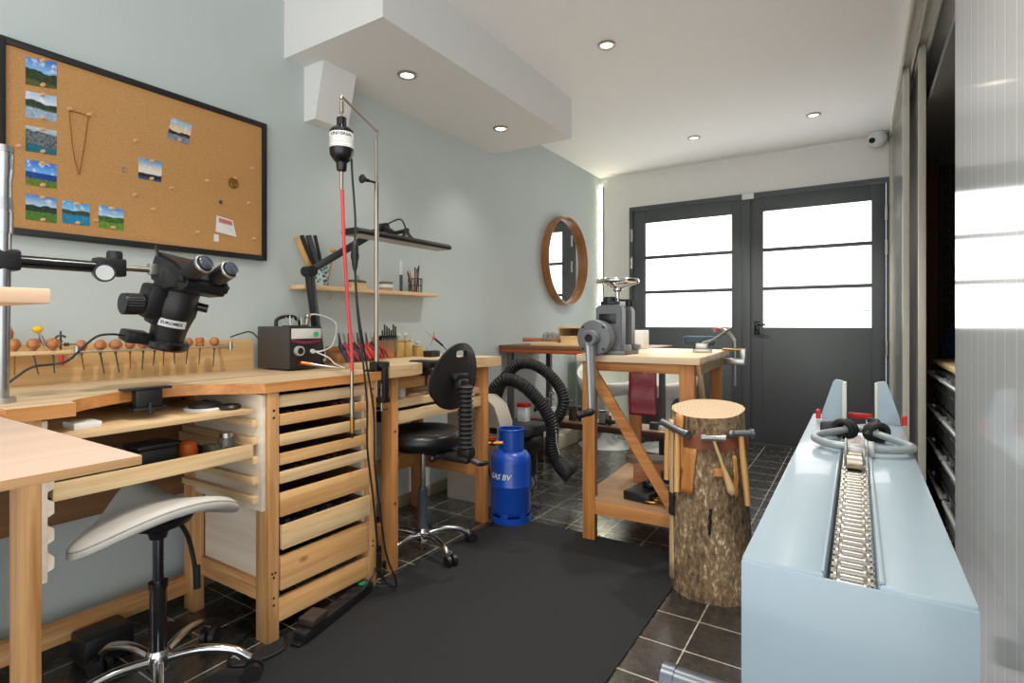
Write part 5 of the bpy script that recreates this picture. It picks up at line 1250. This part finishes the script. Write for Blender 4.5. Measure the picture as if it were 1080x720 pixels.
TX(MB().prism([(-.11+.0*i, 0, 0) for i in range(0)] or [(.13*cos(g)*(.75+.25*abs(cos(g))), .07*sin(g), .11) for g in [2*pi*i/24 for i in range(24)]], (0, 0, .022)), q).build('top', mat('grey_stone', (126,112,98), .6), b0_)
q = Matrix.Translation(V((-.80, 2.70, .2225)))
single(MB().box(-.05, .05, -.03, .04, 0, .05, .006, q).box(-.03, .03, -.02, .03, .05, .07, .006, q), 'dark_vise', DGREY, 'dark steel vice block on the lower shelf beside the black case', 'vice')
single(MB().box(.04, .20, -.09, -.03, 0, .04, .012, q).cyl(q @ V((.12,-.06,.04)), q @ V((.14,-.02,.085)), .02), 'hand_plane', BLK, 'black hand tool at the right end of the lower shelf of the timber bench', 'tool')
single(MB().lathe((-.76, 3.05, .2225), [(.05, 0), (.055, .01), (.055, .17), (.05, .18)], seg=24), 'black_canister', BLK, 'tall black canister on the lower shelf behind the brace', 'canister')
single(MB().lathe((-.86, 2.90, .2225), [(.03, 0), (.035, .005), (.035, .08), (.03, .085)], seg=20), 'blue_tin', BLUE, 'dark blue tin on the lower shelf behind the brace', 'tin')
single(MB().torus((-.85, 2.60, .236), .025, .006, sc=(1.6,1)).torus((-.83, 2.62, .242), .018, .005), 'metal_rings', BRASS, 'brass ring tool in front of the dark steel vice on the lower shelf', 'tool')

# rolling mill
RX0, RY0 = -1.055, 2.60
t = thing('rolling_mill', (RX0, RY0, TZ), 'grey cast-iron rolling mill with chrome handwheel and long crank on the timber bench', 'rolling mill')
q = Matrix.Translation(V((RX0, RY0, TZ)))
GP = mat('mill_grey', (112,114,116), .35, var=.04, bump=.06)
def rprism(x0, x1, z0, z1, r, y0, y1):
    P_ = [(x0, z0), (x1, z0)]
    for k in range(7): a = R(15*k); P_.append((x1-r+r*cos(a), z1-r+r*sin(a)))
    for k in range(7): a = R(90+15*k); P_.append((x0+r+r*cos(a), z1-r+r*sin(a)))
    mb = MB().prism([(x, y0, z) for x, z in P_], (0, y1-y0, 0)); bmesh.ops.bevel(mb.b, geom=[e for e in mb.b.edges if abs(e.verts[0].co.y-e.verts[1].co.y) < 1e-6 and e.is_manifold and e.calc_face_angle(0) > .8], offset=.006, segments=2, affect='EDGES'); return mb
TX(rprism(-.07, .07, .02, .252, .03, -.045, .015), q).build('front_frame', GP, t)
TX(rprism(-.075, .075, .02, .245, .03, .075, .135), q).build('rear_frame', GP, t)
TX(MB().box(-.10, .09, -.06, .15, 0.0005, .022, .005), q).build('base_plate', GP, t)
TX(MB().cyl((0, .015, .10), (0, .075, .10), .032).cyl((0, .015, .165), (0, .075, .165), .03), q).build('roller', CHROME, t)
TX(MB().box(-.05, .04, -.047, -.043, .155, .205, .002), q).build('size_plate', BLKG, t)
gc = MB().lathe((-.045, 0, .085), [(.0, .135), (.03, .135), (.085, .128), (.089, .122), (.089, .06), (.08, .045), (0, .045)], axis=(0,-1,0), seg=48)
TX(gc, q).build('gear_housing', GP, t)
for a in (45, 135, 225, 315): TX(MB().cyl((-.045+.076*cos(R(a)), -.128, .085+.076*sin(R(a))), (-.045+.076*cos(R(a)), -.136, .085+.076*sin(R(a))), .006, seg=6), q).build('bolt', BLK, t)
cr = MB().lathe((-.045, 0, .085), [(.012, .185), (.036, .185), (.038, .18), (.038, .135), (.012, .135)], axis=(0,-1,0), seg=32, cap=False)
cr.lathe((-.045, 0, .085), [(.02, .186), (.0, .176)], axis=(0,-1,0), seg=24, cap=False)
d0, d1 = V((-.045, -.165, .075)), V((-.026, -.185, -.265))
ar = MB(); dd = d1-d0; qq = dd.to_track_quat('Z', 'Y').to_matrix().to_4x4(); rgs = []
for f_, w_, h_ in ((0, .027, .012), (.1, .026, .012), (1, .019, .010)):
    rgs.append([ar.b.verts.new(d0+dd*f_+qq.to_3x3()@V((w_*cos(g), h_*sin(g), 0))) for g in [2*pi*i/16 for i in range(16)]])
for A_, B_ in zip(rgs, rgs[1:]):
    for i in range(16): j = (i+1) % 16; ar.b.faces.new((A_[i], A_[j], B_[j], B_[i]))
ar.b.faces.new(rgs[0][::-1]); ar.b.faces.new(rgs[-1])
hub = TX(cr, q).build('crank_hub', GP, t); TX(MB().cyl((-.045, -.18, .085), (-.045, -.187, .085), .02, seg=24), q).build('hub_bore', BLKG, hub)
crk = TX(ar, q).build('crank_arm', mat('crank_grey', (146,148,150), .28, .6), t)
TX(MB().tube([d1+V((.0,0,.005)), d1+V((.005,-.02,0)), d1+V((-.015,-.06,-.0))], .006, 8).lathe(d1+V((.012,-.02,.0)), [(.006, -.01), (.015, .0), (.018, .02), (.0165, .04), (.019, .066), (.017, .08), (0, .085)], axis=(-.70,-.66,-.2), seg=20), q).build('crank_grip', BLK, crk)
TX(MB().cyl((-.005, -.015, .252), (-.005, -.015, .285), .032).cyl((-.005, -.015, .285), (-.005, -.015, .29), .028).box(-.045, .035, -.045, .015, .25, .268, .004).cyl((.055, .1, .245), (.055, .1, .275), .02).cyl((.03, .04, .275), (.06, .1, .275), .006), q).build('adjuster_cap', BLK, t)
TX(MB().cyl((.015, .04, .25), (.015, .04, .35), .012), q).build('spindle', CHROME, t)
hw = MB().torus((.015, .04, .372), .098, .0125, seg=48, cs=12)
for k in range(3):
    a = R(30+120*k); hw.tube([(.015, .04, .335), (.015+.05*cos(a), .04+.05*sin(a), .35), (.015+.095*cos(a), .04+.095*sin(a), .368)], .009, 8, smooth=4)
hw.lathe((.015, .04, .318), [(.014, 0), (.024, .008), (.024, .022), (.012, .03), (0, .032)], seg=20)
TX(hw, q).build('handwheel', CHROME, t)
TX(MB().box(.07, .10, -.05, .02, .02, .05, .006), q).build('foot_lug', GP, t); TX(MB().box(.07, .105, .08, .14, .02, .05, .006), q).build('foot_lug', GP, t)
p = onz(676, 362, TZ)
# white box behind the mill
single(MB().box(-1.185, -1.10, 3.22, 3.32, TZ, TZ+.115, .006), 'white_case', WHITE, 'small white case behind the rolling mill on the timber bench', 'case')
# saw / hand tools at the right end of the bench top
t = thing('hand_drill', (-.72, 3.05, TZ), 'dark teal and steel hand tool lying near the right edge of the pale bench top', 'tool')
q = Matrix.Translation(V((-.73, 3.02, TZ))) @ Matrix.Rotation(R(8), 4, 'Z')
MB().box(-.02, .07, -.05, .02, .001, .02, .003, q).box(-.01, .05, -.035, .01, .02, .05, .003, q).build('steel_base', STEEL, t)
MB().tube([q@V(p_) for p_ in ((.02, 0, .05), (.07, .02, .065), (.12, .06, .10), (.16, .1, .13))], .008, 8, smooth=3).build('steel_bar', STEEL, t)
MB().box(-.09, .08, .09, .16, .03, .085, .014, q).cyl(q@V((-.02,.12,.0)), q@V((-.02,.12,.05)), .02).build('motor_body', mat('dark_teal_body', (34,60,72), .4), t)
t = thing('bench_clamp_tool', (-.60, 3.3, .9), 'steel clamp with red-tipped lever at the far right corner of the pale bench top', 'clamp')
cx_ = -.612; cy_ = 3.3
MB().box(cx_-.05, cx_+.05, cy_-.02, cy_+.05, TZ+.001, TZ+.012, .003).build('jaw', BRASS, t)
MB().box(cx_-.04, cx_+.075, cy_-.03, cy_+.04, TZ-.08, TZ-.045, .004).box(cx_+.045, cx_+.075, cy_-.01, cy_+.02, TZ-.06, TZ+.012, .003).build('frame', STEEL, t)
MB().cyl((cx_+.02, cy_, TZ-.20), (cx_+.02, cy_, TZ+.06), .006).build('screw', STEEL, t)
MB().tube([(cx_+.02, cy_, TZ+.055), (cx_-.01, cy_, TZ+.10), (cx_-.06, cy_, TZ+.125), (cx_-.10, cy_, TZ+.115)], .009, 8, smooth=4).build('lever', CHROME, t)
MB().ball((cx_-.075, cy_, TZ+.122), .012).build('red_tip', RED, t)

# ================================================================== TREE TRUNK BLOCK WITH HAMMERS
lx, ly = -.515, 2.375
t = thing('log_block', (lx, ly, 0), 'tall bark-covered tree trunk block standing on the tiles beside the mat', 'log')
m, nt, b = nodes('bark'); N = nt.nodes; L = nt.links
tc = N.new('ShaderNodeTexCoord'); mp = N.new('ShaderNodeMapping'); mp.inputs['Scale'].default_value = (1, 1, .45); L.new(tc.outputs['Object'], mp.inputs[0])
n1 = N.new('ShaderNodeTexNoise'); n1.inputs['Scale'].default_value = 75; n1.inputs['Detail'].default_value = 8; n1.inputs['Roughness'].default_value = .7; L.new(mp.outputs[0], n1.inputs[0])
n2 = N.new('ShaderNodeTexNoise'); n2.inputs['Scale'].default_value = 9; n2.inputs['Detail'].default_value = 4; L.new(mp.outputs[0], n2.inputs[0])
ad = N.new('ShaderNodeMath'); ad.operation = 'MULTIPLY_ADD'; ad.inputs[1].default_value = .45; L.new(n2.outputs['Fac'], ad.inputs[0]); L.new(n1.outputs['Fac'], ad.inputs[2])
rp = N.new('ShaderNodeValToRGB'); e = rp.color_ramp.elements; e[0].position = .52; e[0].color = lin((54,42,31)); e[1].position = .88; e[1].color = lin((222,200,164)); x = e.new(.68); x.color = lin((120,96,70)); x = e.new(.82); x.color = lin((160,134,102))
L.new(ad.outputs[0], rp.inputs[0]); L.new(rp.outputs[0], b.inputs['Base Color']); b.inputs['Roughness'].default_value = .9
bp = N.new('ShaderNodeBump'); bp.inputs['Strength'].default_value = .9; bp.inputs['Distance'].default_value = .012; L.new(ad.outputs[0], bp.inputs['Height']); L.new(bp.outputs[0], b.inputs['Normal'])
BARK = m
from mathutils import noise as NZ
lb_ = bmesh.new(); rows = []; n = 64; LH = .742
for k in range(25):
    f_ = k/24; z = LH*f_; row = []
    cx_ = lx-.022*f_; r0 = .168-.022*f_+.012*max(0, .15-f_)
    for i in range(n):
        a = 2*pi*i/n; d_ = V((cos(a), sin(a), 0)); w_ = NZ.noise(V((cos(a)*1.5, sin(a)*1.5, z*2)))*.012+NZ.noise(V((cos(a)*9, sin(a)*9, z*10)))*.003
        zz = z+(f_*.02*(-sin(a)) if f_ == 1 else 0)
        row.append(lb_.verts.new((cx_+(r0+w_)*d_.x, ly+(r0+w_)*d_.y, zz if f_ < 1 else z+.02*sin(a))))
    rows.append(row)
for A_, B_ in zip(rows, rows[1:]):
    for i in range(n): j = (i+1) % n; lb_.faces.new((A_[i], A_[j], B_[j], B_[i]))
lb_.faces.new(rows[0][::-1])
toprow = [v.co.copy() for v in rows[-1]]
mb = MB(); mb.b.free(); mb.b = lb_; mb.build('bark', BARK, t, ang=60)
m, nt, b = nodes('end_grain'); N = nt.nodes; L = nt.links
tc = N.new('ShaderNodeTexCoord'); wv = N.new('ShaderNodeTexWave'); wv.wave_type = 'RINGS'; wv.rings_direction = 'Z'; wv.inputs['Scale'].default_value = 22; wv.inputs['Distortion'].default_value = 3; wv.inputs['Detail'].default_value = 3
L.new(tc.outputs['Object'], wv.inputs[0]); rp = N.new('ShaderNodeValToRGB'); rp.color_ramp.elements[0].color = lin((178,152,122)); rp.color_ramp.elements[1].color = lin((204,180,150)); L.new(wv.outputs['Fac'], rp.inputs[0]); L.new(rp.outputs[0], b.inputs['Base Color']); b.inputs['Roughness'].default_value = .8
tpm = MB(); vs = [tpm.b.verts.new(p_+V((0,0,.001))) for p_ in toprow]; cvt = tpm.b.verts.new(sum((p_ for p_ in toprow), V())/n+V((0,0,.003)))
for i in range(n): tpm.b.faces.new((vs[i], vs[(i+1) % n], cvt))
tpm.build('sawn_top', m, t)
BARE = wood('bare_wood', (176,112,56), (206,146,84), 'z', 50)
LCH = V((lx-.012, ly, 0))
def onlog(az, z, dr=0):
    f_ = z/LH; r0 = .168-.022*f_+.012*max(0, .15-f_)+dr; a = R(az); return V((lx-.022*f_+r0*cos(a), ly+r0*sin(a), z))
# camera sees the log from azimuth about -78 degrees
def strip(az0, az1, z0, z1, nm, m_, par, dr=.006, slant=0):
    s_ = MB(); n_ = 6; g = []
    for i in range(9):
        z = z0+(z1-z0)*i/8; g.append([s_.b.verts.new(onlog(az0+(az1-az0)*j/n_+slant*i/8+.4*sin(i*2.1), z, dr+.002*sin(j*2+i))) for j in range(n_+1)])
    for A_, B_ in zip(g, g[1:]):
        for j in range(n_): s_.b.faces.new((A_[j], A_[j+1], B_[j+1], B_[j]))
    o = s_.build(nm, m_, par, ang=80); q_ = o.modifiers.new('thick', 'SOLIDIFY'); q_.thickness = .01; q_.offset = 0; return o
PALEW = wood('pale_split_wood', (182,150,112), (214,186,148), 'z', 60)
strip(-142, -134, .05, .70, 'split_strip', PALEW, t, .014); strip(-126, -114, .50, .73, 'split_strip', BARE, t, .010)
strip(-121, -101, .415, .60, 'bare_patch', BARE, t, .006, 8); strip(-71, -58, .50, .53, 'bare_patch', BARE, t, 0.008); strip(-42, -37, .42, .58, 'bare_patch', BARE, t, .008)
strip(-141, -132, .31, .40, 'dark_knot', mat('dark_knot', (34,28,24), .8), t, .018)
strip(-80, -79, .27, .37, 'crack', mat('dark_knot', (34,28,24), .8), t, .001, 3)
# leather belt around the log
BELT = mat('brown_leather', (132,70,46), .6, var=.1, bump=.2)
bz0, bz1 = .60, .655
bl_ = bmesh.new(); rg = []
for i in range(64):
    a = 360*i/64; o_ = onlog(a, bz0, .008); o2 = onlog(a, bz1, .008); i2 = onlog(a, bz1, .002); i1 = onlog(a, bz0, .002); wz = V((0,0,.006*sin(i*.9)))
    rg.append([bl_.verts.new(p_+wz) for p_ in (o_, o2, i2, i1)])
for i in range(64):
    A_, B_ = rg[i], rg[(i+1) % 64]
    for k in range(4): l_ = (k+1) % 4; bl_.faces.new((A_[k], A_[l_], B_[l_], B_[k]))
mb = MB(); mb.b.free(); mb.b = bl_; belt = mb.build('leather_belt', BELT, None); tag(belt, 'brown leather belt strapped round the tree trunk holding the hammers', 'belt')
GREYH = mat('hammer_steel', (128,130,132), .35, .8)
def hammer(az, label, zt=.668, ln=.26, style='ball', slant=0, hm=None, dr=.026, headrot=90):
    p_ = onlog(az, zt, dr); rad = V((cos(R(az)), sin(R(az)), 0)); tan = V((-rad.y, rad.x, 0))
    t_ = thing('hammer', (p_.x, p_.y, zt-ln), label, 'hammer', 'hammers in the belt round the tree trunk')
    e_ = onlog(az+slant, zt-ln, dr)
    if style == 'mallet':
        hd = MB().cyl(p_+tan*-.035+rad*0, p_+tan*.035, .012, seg=16).cyl(p_+tan*-.045, p_+tan*-.03, .016, seg=16).cyl(p_+tan*.03, p_+tan*.045, .015, seg=16)
    elif style == 'drum':
        h2 = V((.66, -.40, -.14)).normalized(); hd = MB().cyl(p_-h2*.034, p_+h2*.045, .0145, seg=20).cyl(p_+h2*.045, p_+h2*.062, .0185, seg=20)
    else:
        h2 = (tan*.85+rad*.35).normalized(); hd = MB().cyl(p_-h2*.03, p_+h2*.035, .013, seg=18).cyl(p_+h2*.035, p_+h2*.05, .018, seg=18).ball(p_-h2*.038, .016)
    hd.build('head', GREYH if style != 'mallet' else CHROME, t_)
    if style == 'mallet':
        pr = lambda q_: .0065+.012*max(0, (q_-.5)/.5)**.8 if q_ < .97 else .010
        MB().tube([p_.lerp(e_, k/16) for k in range(17)], pr, 12).build('handle', wood('cream_wood', (196,160,106), (224,192,140), 'z', 60, .4), t_)
    else:
        pr = lambda q_: .0095+.0035*sin(pi*min(1, q_*1.1))*.6+.002*q_
        MB().tube([p_.lerp(e_, k/12) for k in range(13)], pr, 12).build('handle', hm or HICK, t_)
    return t_
hammer(-142, 'ball-headed hammer at the far left of the belt on the tree trunk', .676, .23, 'drum', -4)
hammer(-119, 'hammer with large grey drum head hanging left of the bare wood patch', .668, .25, 'drum', -2)
hammer(-71, 'thin steel hammer with bulbous cream handle in the middle of the trunk belt', .652, .215, 'mallet', 22)
hammer(-33, 'chrome hammer with long straight handle at the right side of the trunk belt', .668, .28, 'ball', 6)

# ================================================================== DRAW BENCH
BLG = mat('blue_grey_paint', (152,169,179), .3, var=.02, nscale=6, spec=.6, coat=.25)
t = thing('draw_bench', (0, 1.65, 0), 'large blue-grey chain draw bench in the right foreground', 'draw bench')
x0, x1, y0, y1, zt = -.148, .127, .876, 2.42, .75
s0, s1 = -.040, .024
hw_ = MB()
hw_.box(x0, s0, y0, y1, .49, zt, .004).box(s1, x1, y0, y1, .49, zt, .004).box(s0, s1, y0, y1, .49, .69)
hw_.build('body', BLG, t)
MB().box(x0-.0, x1+.0, y0-.003, y0+.002, .47, zt-.006, .001).build('end_plate', BLG, t)
MB().box(s0-.004, s0, y0+.004, y1-.1, zt-.0, zt+.004, .001).build('slot_lip', BLG, t); MB().box(s1, s1+.006, y0+.004, y1-.1, zt-.0, zt+.005, .001).build('slot_lip', BLG, t)
LEG = mat('blue_grey_leg', (120,130,138), .4)
for yy in (1.56, 2.25):
    fl_ = -.47 if yy < 2 else -.14
    MB().box(-.07, .05, yy-.05, yy+.05, .06, .49, .01).build('leg', BLG, t)
    MB().cyl((fl_, yy, .075), (.10, yy, .075), .042, seg=28).cyl((fl_-.005, yy, .075), (fl_+.03, yy, .075), .046, seg=28).build('foot', mat('foot_steel', (98,104,112), .32, .5), t)
MB().box(-.09, .07, .90, 2.35, .40, .49, .008).build('undertray', BLG, t)
MB().cyl((-.148, 2.02, .53), (-.21, 2.02, .53), .028, seg=20).cyl((-.21, 2.02, .53), (-.222, 2.02, .53), .02, seg=20).build('side_knob', mat('knob_grey', (112,120,126), .4), t)
# chain: rollers, bushings and side plates, one link per pitch
ch = thing('roller_chain', (-.008, 1.5, .69), 'steel roller chain lying in the slot of the draw bench', 'chain')
CHS = mat('chain_steel', (172,166,156), .32, 1, .08); CHR = mat('roller_steel', (160,156,150), .24, 1, .04)
pitch = .0255; cxm = (s0+s1)/2; zc = .716; n = int((2.33-.905)/pitch)
rl_ = bmesh.new()
for k in range(n):
    yk = .905+pitch*k
    r_ = MB().cyl((cxm-.0145, yk, zc), (cxm+.0145, yk, zc), .0105, seg=14).cyl((cxm-.027, yk, zc), (cxm+.027, yk, zc), .0045, seg=8)
    if k < 50: r_.build('roller', CHR, ch)
    if k < n-1 and k < 49:
        pl = MB()
        for sg in (-1, 1):
            xo = cxm+sg*(.0165 if k % 2 else .0215)
            P_ = []
            for j in range(12):
                a = 2*pi*j/12; yy = yk+(pitch if cos(a) > 1e-6 else 0)+.0105*cos(a); zz = zc+.011*sin(a); P_.append((xo-.0018, yy, zz))
            pl.prism(P_, (.0036, 0, 0))
            pl.cyl((cxm-.025, yk, zc), (cxm+.025, yk, zc), .0042, seg=8)
            for q_ in (0, 1): pl.cyl((xo, yk+pitch*q_, zc), (xo+sg*.006, yk+pitch*q_, zc), .005, seg=8)
        pl.build('link_plate', CHS, ch)
    r_b = None
# upright die-holder fins at the far end
fin = [(.0, 0), (.068, 0), (.068, .142), (.045, .147), (.036, .138), (.0, .02)]
for sg, xc in ((1, -.113), (-1, .122)):
    MB().prism([(xc+sg*a, 2.30, zt+z_) for a, z_ in fin], (0, .012, 0)).build('die_holder_fin', BLG, t)
    MB().box(xc+sg*.068-.004, xc+sg*.068+.010 if sg > 0 else xc+sg*.068+.004, 2.295, 2.34, zt, zt+.138, .002).build('guide_bar', ALU, t)
for xx in (-.122, .132): MB().cyl((xx, 2.27, zt+.004), (xx, 2.27, zt+.026), .008).ball((xx, 2.27, zt+.03), .009).build('red_stop', RED, t)
MB().box(-.03, .045, 2.37, 2.38, zt, zt+.02, .002).build('red_plate', RED, t)
# draw tongs
t = thing('draw_tongs', (0, 1.78, zt), 'grey tubular draw tongs with black grips resting on the chain of the draw bench', 'tongs')
TG = mat('tongs_grey', (150,158,160), .35, .3)
zz = zt+.022
MB().tube([(-.012, 1.70, zz), (-.06, 1.715, zz), (-.098, 1.76, zz), (-.105, 1.81, zz), (-.085, 1.87, zz), (-.04, 1.93, zz+.004), (.02, 2.00, zz+.008)], .0105, 14, smooth=6).build('handle', TG, t)
MB().tube([(.03, 1.70, zz), (.085, 1.72, zz), (.118, 1.76, zz), (.116, 1.80, zz), (.085, 1.87, zz), (.045, 1.92, zz+.004), (-.02, 2.0, zz+.008)], .0105, 14, smooth=6).build('handle', TG, t)
for sg, px_, py_ in ((1, -.038, 1.945), (-1, .05, 1.93)):
    MB().torus((px_, py_, zz+.006), .024, .0095, (.35*sg, 1, .25), seg=24).torus((px_+.012*sg, py_+.01, zz+.006), .023, .008, (.5*sg, 1, .1), seg=24).build('black_strap', BLKR, t)
MB().box(-.10, -.055, 1.945, 1.985, zt+.002, zt+.045, .008).build('jaw_block', BLK, t)
MB().tube([(.03, 2.02, zt+.05), (.05, 1.97, zt+.05), (.02, 1.9, zt+.02)], .009, 8, smooth=4).build('strap_tail', BLKR, t)
hkp = V((cxm, 1.655, .738))
MB().cyl(hkp+V((-.016,0,.004)), hkp+V((.016,0,.004)), .027, seg=24).build('hook_roller', NICKEL, t)
MB().box(cxm-.022, cxm+.026, 1.66, 1.71, zt+.004, zt+.032, .006).box(cxm-.022, cxm-.016, 1.64, 1.70, zt-.01, zt+.045, .002).box(cxm+.018, cxm+.024, 1.64, 1.70, zt-.01, zt+.03, .002).box(cxm+.03, cxm+.045, 1.68, 1.715, zt+.004, zt+.04, .003).build('hook_block', mat('light_steel', (176,176,172), .35, .6), t)

# ================================================================== STORAGE ROOM
t = thing('tool_cabinet', (.62, 3.3, 0), 'black tool cabinet with silver drawer handles in the dark storage opening', 'cabinet')
cx0 = .40
CAB = mat('cabinet_black', (34,35,38), .4)
MB().box(cx0+.01, .95, 2.2, 4.28, 0.02, .855, .004).build('carcass', CAB, t)
MB().box(cx0-.005, .95, 2.2, 4.29, .855, .88, .003).build('wooden_top', BIRCH('y'), t)
for c_, (ya, yb) in enumerate(((3.60, 4.26), (2.92, 3.56), (2.24, 2.88))):
    for r_ in range(4):
        z1 = .835-.205*r_; dw = MB().box(cx0-.006, cx0+.012, ya, yb, z1-.19, z1, .004).build('drawer', CAB, t)
        MB().box(cx0-.008, cx0-.0055, ya+.06, yb-.06, z1-.112, z1-.104).build('label_strip', mat('grey_line', (120,122,124), .4, .5), dw)
        MB().cyl((cx0-.028, ya+.03, z1-.035), (cx0-.028, yb-.03, z1-.035), .012, seg=12).box(cx0-.028, cx0-.004, ya+.05, ya+.07, z1-.045, z1-.025).box(cx0-.028, cx0-.004, yb-.07, yb-.05, z1-.045, z1-.025).build('handle', mat('silver_handle', (204,206,208), .3, .8), dw)
single(MB().box(.43, .50, 5.05, 5.12, 0.0, 2.30, .004), 'rust_post', mat('rust_brown', (96,58,40), .7), 'rust-brown post in the dark storage opening', 'post')
single(MB().box(.50, .85, 3.50, 3.53, .8805, 1.75, .006), 'grey_sheet', mat('light_grey_sheet', (150,150,148), .6), 'light grey sheet standing upright on the tool cabinet', 'panel')
t = thing('hanging_jacket', (.75, 5.2, 1.0), 'dark jacket with pale stripe hanging in the dark storage opening', 'jacket')
jk = MB().lathe((.78, 5.18, 0), [(.05, 1.02), (.17, 1.03), (.18, 1.25), (.17, 1.5), (.19, 1.62), (.12, 1.74), (.05, 1.78)], seg=24); TX(jk, Matrix.Translation((.78,5.18,0)) @ Matrix.Diagonal((1,.5,1,1)) @ Matrix.Translation((-.78,-5.18,0)))
jk.build('jacket_body', mat('navy_cloth', (30,34,44), .85), t)
MB().tube([(.66, 5.09, 1.66), (.655, 5.07, 1.5), (.67, 5.07, 1.36)], .012, 8, smooth=4).build('pale_stripe', WHITE, t)
t = thing('blue_bag', (.62, 4.62, 0), 'tall blue cloth bag standing behind the tool cabinet in the dark opening', 'bag')
MB().lathe((.62, 4.62, .0005), [(.10, 0), (.15, .05), (.16, .8), (.14, 1.0), (.09, 1.1), (.03, 1.13)], seg=24).build('bag_body', mat('blue_cloth', (26,46,74), .85), t, ang=60)
MB().torus((.62, 4.62, 1.15), .05, .008, (1,0,0)).build('bag_handle', mat('blue_cloth', (26,46,74), .85), t)
p = ony(990, 160, EY-.07); single(MB().box(p.x-.07, p.x+.07, EY-.09, EY-.062, p.z-.1, p.z+.1, .006), 'fuse_box', mat('dim_white', (170,170,168), .5), 'small pale box high on the dark brick storage wall', 'box')
